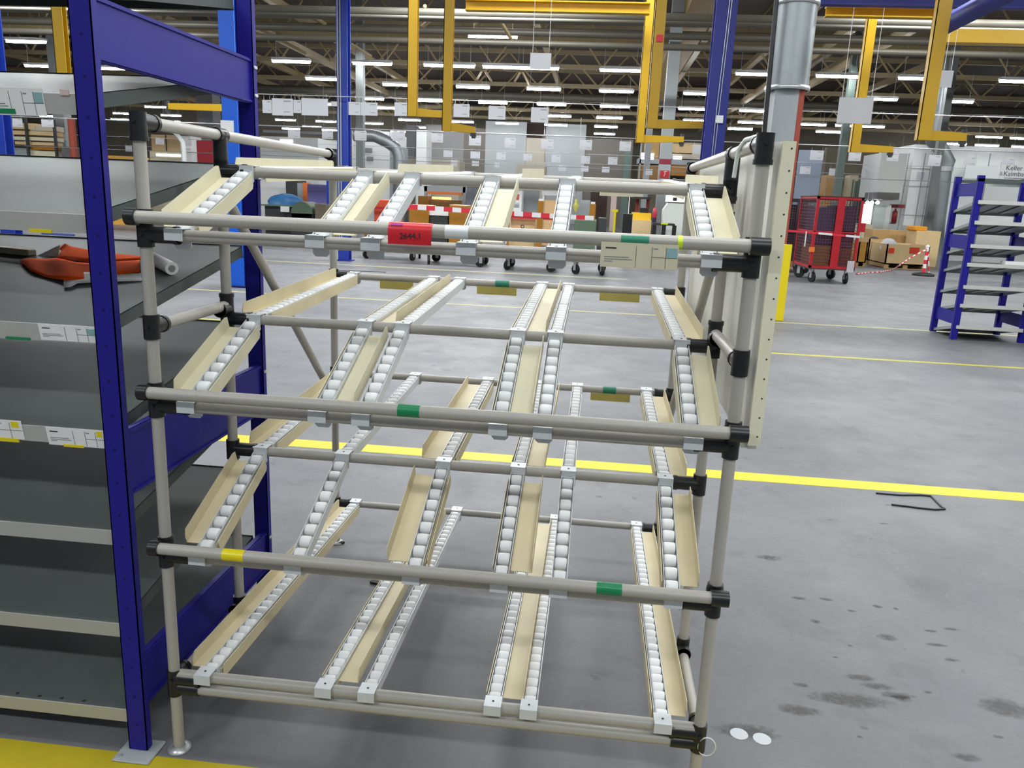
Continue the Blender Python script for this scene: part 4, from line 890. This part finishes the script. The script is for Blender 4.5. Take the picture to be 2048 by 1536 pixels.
chain('barrier_chain', 'red and white chain end hanging behind the barrier post', [T+Vector((.02,.05,0)), T+Vector((.12,.08,-.35)), T+Vector((.20,.1,-.8))])
# ------------------------------------------------------------------ red roll cages
def cage(label, x0, x1, y0, y1, z0, z1, m_, mp, nm='roll_cage'):
    t = thing(nm, label, 'roll cage', ((x0+x1)/2, (y0+y1)/2, 0)); w = .06
    xm = x0+(x1-x0)*.53
    for x in (x0, x1-w):
        for y in (y0, y1-w): MB().box(x, x+w, y, y+w, z0, z1).build('corner_post', m_, t)
    MB().box(xm-.09, xm+.09, y0-.01, y0+.03, z0, z1).build('door_stile', m_, t)
    for z in (z0, z1-w): MB().box(x0, x1, y0, y0+w, z, z+w).box(x0, x1, y1-w, y1, z, z+w).box(x0, x0+w, y0, y1, z, z+w).box(x1-w, x1, y0, y1, z, z+w).build('frame_ring', m_, t)
    zm = (z0+z1)/2+.02; MB().box(x0, x1, y0+.01, y0+.04, zm-.02, zm+.02).box(x0+.01, x0+.04, y0, y1, zm-.02, zm+.02).build('middle_rail', m_, t)
    MB().box(x0, x1, y0, y1, z0-.03, z0).build('deck', DARKG, t); MB().box(x0-.02, x1+.0, y0-.02, y1+.02, z1, z1+.015).build('top_cover', DARKG, t)
    b = MB()
    for q in range(1, 17): xx = x0+(x1-x0)*q/17; b.cyl((xx, y0+.02, z0+w), (xx, y0+.02, z1-w), .006, 5)
    for q in range(1, 22): zz = z0+(z1-z0)*q/22; b.cyl((x0, y0+.02, zz), (x1, y0+.02, zz), .006, 5).cyl((x0+.02, y0, zz), (x0+.02, y1, zz), .006, 5)
    for q in range(1, 20): yy = y0+(y1-y0)*q/20; b.cyl((x0+.02, yy, z0), (x0+.02, yy, z1), .006, 5)
    b.build('wire_mesh', mp, t)
    for x in (x0+.14, x1-.14):
        for y in (y0+.16, y1-.2): caster(t, x, y, .13)
    return t
CX0, CX1, CY0, CY1, CZ0, CZ1 = 6.42, 7.50, 17.9, 19.5, .36, 2.06
rc = cage('red roll cage with dark load and red white tape round its middle', CX0, CX1, CY0, CY1, CZ0, CZ1, RED, MESHW)
x0, x1, z0, z1 = dims(1618, 494, 1629, 504, 17.87); MB().box(x0, x1, 17.86, 17.88, z0, z1).build('orange_sticker', ORP, rc)
x0, x1, z0, z1 = dims(1694, 522, 1708, 545, 17.87); MB().box(x0, x1, 17.865, 17.88, z0, z1).build('document_pouch', mat('pouch', (190,186,190), .4), rc)
x0, x1, z0, z1 = dims(1708, 446, 1731, 464, 17.95); MB().box(x0+.12, x1, 17.95, 18.0, z0, z1).build('red_flap', RED, rc)
for i, (a, b0, c_, d, z, m_, lab) in enumerate(((.10,.50,.10,1.4,(.0,.55),mat('carton_brown', (130,86,48), .8, noise=.2, scale=3),'brown carton at the bottom left inside the red cage'), (.58,1.0,.10,1.4,(.0,.5),mat('carton_red', (110,56,44), .8, noise=.2, scale=3),'red brown carton at the bottom right inside the red cage'), (.12,.5,.2,1.4,(.55,.85),PURPLE,'dark bundle in the lower left of the red cage'), (.56,1.0,.2,1.4,(.5,.9),mat('dark_plum', (84,40,62), .7, noise=.3, scale=5),'plum coloured bundle in the lower right of the red cage'), (.12,.52,.2,1.4,(.86,1.45),mat('slate_load', (66,54,84), .7, noise=.3, scale=4),'slate violet load in the upper left of the red cage'), (.57,1.0,.2,1.4,(.9,1.5),PURPLE,'dark purple load in the upper right of the red cage'))):
    tag(MB().box(CX0+a, CX0+c_+ (b0-c_) if False else CX0+b0, CY0+.12, CY0+1.3, CZ0+z[0]+.001, CZ0+z[1]-.001, bev=.02).build('packed_load', m_), lab, 'load', 'goods packed in the red cage')
tp = striped('barrier_tape', 'red and white tape tied round the red cage', [(1572,459), (1610,462), (1720,472)], 17.885, .05, TRED, TWHITE, .26)
striped('barrier_tape', 'loose red and white tape end hanging down the red cage front', [(1612,462), (1614,463.5)], 17.88, .36, TWHITE, TRED, .3)
rc2 = cage('second dark roll cage behind the red one, mostly hidden by the cream panel', 6.15, 7.2, 20.6, 22.0, .36, 2.0, mat('cage_dark', (60,44,54), .5), MESHW)
tag(MB().box(6.25, 7.1, 20.8, 21.9, .37, 1.85, bev=.02).build('packed_load', mat('dark_slate', (58,56,66), .7, noise=.3, scale=4)), 'dark grey load inside the second roll cage', 'load')
bg('cabinet', 'red brown cabinet between the grey column and the red cage', 'cabinet', 1572, 470, 1592, 552, 23, .8, mat('cab_redbrown', (146,88,62), .6), True)
# ------------------------------------------------------------------ blue shelving at the right
ru = thing('shelving_unit', 'blue shelving unit with tilted grey shelves standing free at the right', 'shelving', (6.9, 10.1, 0))
RX0, RX1, RY0, RY1 = 6.39, 7.39, 9.73, 10.5
for xa in (RX0, RX1-.075):
    for ya in (RY0, RY1-.06): post(ru, xa, xa+.085, ya, ya+.06, 2.30, False)
for xx, l in ((RX0+.035, 0), (RX1-.045, 1)):
    for z0, z1 in ((2.02, 2.2), (1.29, 1.48), (.22, .40)):
        b = MB(); b.box(xx-.004, xx, RY0+.06, RY1-.06, z0, z1).box(xx, xx+.02, RY0+.06, RY1-.06, z0, z0+.004).box(xx, xx+.02, RY0+.06, RY1-.06, z1-.004, z1); b.build('side_beam', BLUE, ru)
for z in (.217, .527, .792, 1.106, 1.366, 1.688, 1.967): shelf(ru, z, RX0+.04, RX1-.05, RY0-.01, RY1, -.155/.77, mat('shelf_grey', (150,155,154), .5, .2, noise=.06, scale=8))
MB().box(RX0, RX1, RY1-.02, RY1, 2.22, 2.26).build('top_rail', GALV, ru); MB().box(RX0, RX1, RY0, RY0+.02, 2.22, 2.26).build('top_rail', GALV, ru)
tag(MB().box(6.95, 7.25, 9.76, 9.9, 1.102, 1.15, bev=.004).build('small_box', PAPER), 'small white box on a grey shelf of the right blue unit', 'box')
# dark blue next bay at the right edge
nb = thing('shelving_unit', 'dark end frame of a further shelving bay at the right edge', 'shelving', (7.5, 9.4, 0))
for ya in (9.0, 9.66):
    post(nb, 7.42, 7.50, ya, ya+.06, 2.25, False)
MB().box(7.44, 7.46, 9.06, 9.66, .2, .42).build('side_beam', BLUEDARK, nb)
# ------------------------------------------------------------------ small things on the floor
S1 = [(1752,986), (1800,990), (1840,990), (1862,992), (1872,1002), (1884,1014), (1890,1018), (1870,1019), (1840,1016), (1810,1012), (1783,1009)]
tag(MB().tube([atz(a, b0, .006) for a, b0 in S1], .006, 6).build('strap', BLACK), 'black strap lying bent on the floor beside the yellow line', 'strap')
def scrap(label, px, py, seed):
    P = atz(px, py, 0); rnd = random.Random(seed); b = MB()
    poly = [(P.x+.022*math.cos(t)*rnd.uniform(.6, 1.5), P.y+.014*math.sin(t)*rnd.uniform(.6, 1.5)) for t in [i*PI/4 for i in range(8)]]
    b.prism(poly, 0.0005, .012, 'z'); tag(b.build('scrap', mat('scrap_dark', (52,46,44), .7)), label, 'scrap', 'dark scraps on the floor')
scrap('small dark scrap on the floor behind the rack, left of middle', 677, 1086, 2); scrap('small dark scrap on the floor below the third roller level', 752, 1168, 4)
tag(MB().tube([atz(a, b0, .004) for a, b0 in ((672,541), (700,542), (740,543), (772,545))], .012, 6).build('cable', BLACK), 'dark cable lying on the floor right of the slim blue column', 'cable')
for px, py, l in ((1478,1468,'left'), (1524,1478,'right')):
    P = atz(px, py, 0); struct(MB().cyl((P.x, P.y, -.004), (P.x, P.y, .0012), .030, 24).build('floor_patch_marking', mat('floor_plug', (190,194,198), .5)))
# stains, each with its own outline, in the floor coating
def soft(name, c, a):
    mm = mat(name, c, .5); nt = mm.node_tree; bs = nt.nodes['Principled BSDF']
    tc = nt.nodes.new('ShaderNodeTexCoord'); mp = nt.nodes.new('ShaderNodeMapping'); mp.inputs['Location'].default_value = (-1, -1, 0); mp.inputs['Scale'].default_value = (2, 2, 0)
    gr = nt.nodes.new('ShaderNodeTexGradient'); gr.gradient_type = 'SPHERICAL'; n = nt.nodes.new('ShaderNodeTexNoise'); n.inputs['Scale'].default_value = 45; n.inputs['Detail'].default_value = 5
    rp = nt.nodes.new('ShaderNodeMath'); rp.operation = 'MULTIPLY'; r2 = nt.nodes.new('ShaderNodeMapRange'); r2.inputs['From Min'].default_value = .12; r2.inputs['From Max'].default_value = .42; r2.inputs['To Max'].default_value = a
    nt.links.new(tc.outputs['Generated'], mp.inputs['Vector']); nt.links.new(mp.outputs['Vector'], gr.inputs['Vector']); nt.links.new(tc.outputs['Object'], n.inputs['Vector'])
    nt.links.new(gr.outputs['Fac'], rp.inputs[0]); nt.links.new(n.outputs['Fac'], rp.inputs[1]); nt.links.new(rp.outputs['Value'], r2.inputs['Value']); nt.links.new(r2.outputs['Result'], bs.inputs['Alpha'])
    return mm
STAIN = soft('floor_stain', (72,70,70), .65); SCUFF = soft('floor_scuff', (150,152,155), .3)
def stain(px, py, rx, ry, seed, m_=None):
    rx *= 1.5; ry *= 1.7
    P = atz(px, py, 0); rnd = random.Random(seed); b = MB(); n = 18; a0 = rnd.random()*6
    poly = [(P.x+rx*math.cos(2*PI*i/n)*(1+.35*math.sin(3*2*PI*i/n+a0)+.2*rnd.uniform(-1, 1)), P.y+ry*math.sin(2*PI*i/n)*(1+.3*math.sin(2*2*PI*i/n+a0)+.2*rnd.uniform(-1, 1))) for i in range(n)]
    vs = [(q[0], q[1], .0008) for q in poly]; b.add(vs, [tuple(range(len(vs)))]); struct(b.build('floor_stain_marking', m_ or STAIN))
for i, (px, py, rx, ry) in enumerate(((1545,1116,.05,.02), (1650,1199,.025,.014), (1600,1197,.03,.012), (1628,1243,.02,.018), (1702,1222,.02,.01), (1755,1213,.02,.012), (1793,1218,.012,.008), (1860,1262,.03,.012), (1898,1258,.03,.012), (1870,1290,.035,.012), (1775,1275,.035,.018), (1600,1370,.03,.012), (1720,1355,.05,.02), (1745,1372,.05,.025), (1790,1390,.05,.02), (1808,1398,.03,.015), (1900,1320,.03,.012), (1700,1292,.01,.006), (1670,1315,.012,.006), (1720,1474,.01,.006), (1997,1474,.015,.008), (1764,1047,.03,.008), (1855,1385,.015,.006), (1940,1515,.04,.015), (1710,1400,.12,.03), (1590,1420,.06,.03), (2020,1420,.08,.04), (1500,1465,.09,.03))): 
    stain(px, py, rx, ry, i)
for i, (px, py, rx, ry) in enumerate(((1790,1120,.10,.35), (1870,1180,.14,.12), (1990,1150,.16,.10), (1700,1060,.12,.05), (1880,1460,.2,.06), (1640,1150,.1,.06))): stain(px, py, rx, ry, 60+i, SCUFF)
# ------------------------------------------------------------------ light
wd = bpy.data.worlds.new('world'); S.world = wd; wd.use_nodes = True
wd.node_tree.nodes['Background'].inputs[0].default_value = (.86, .93, 1, 1); wd.node_tree.nodes['Background'].inputs[1].default_value = .22
def area(x, y, z, sx, sy, e):
    l = bpy.data.lights.new('tube_or_fill_row', 'AREA'); l.shape = 'RECTANGLE'; l.size = sx; l.size_y = sy; l.energy = e; l.color = (.95, .985, 1)
    o = bpy.data.objects.new('tube_or_fill_row', l); COL.objects.link(o); o.location = (x, y, z)
for y, e in ((.2, 190), (6.05, 215), (11.9, 300)):
    for x in (-10, -4.5, 1, 6.5, 12): area(x, y, 6.5, 4.2, 1.2, e)
for x in (-3, 3, 9): area(x, -5.6, 6.5, 3.0, .4, 210)
for x in (-26, -14, -2, 10, 20, 30): area(x, 18.5, 8.2, 4, .6, 1000)  # added fill lights, set above the view, to brighten the white wall
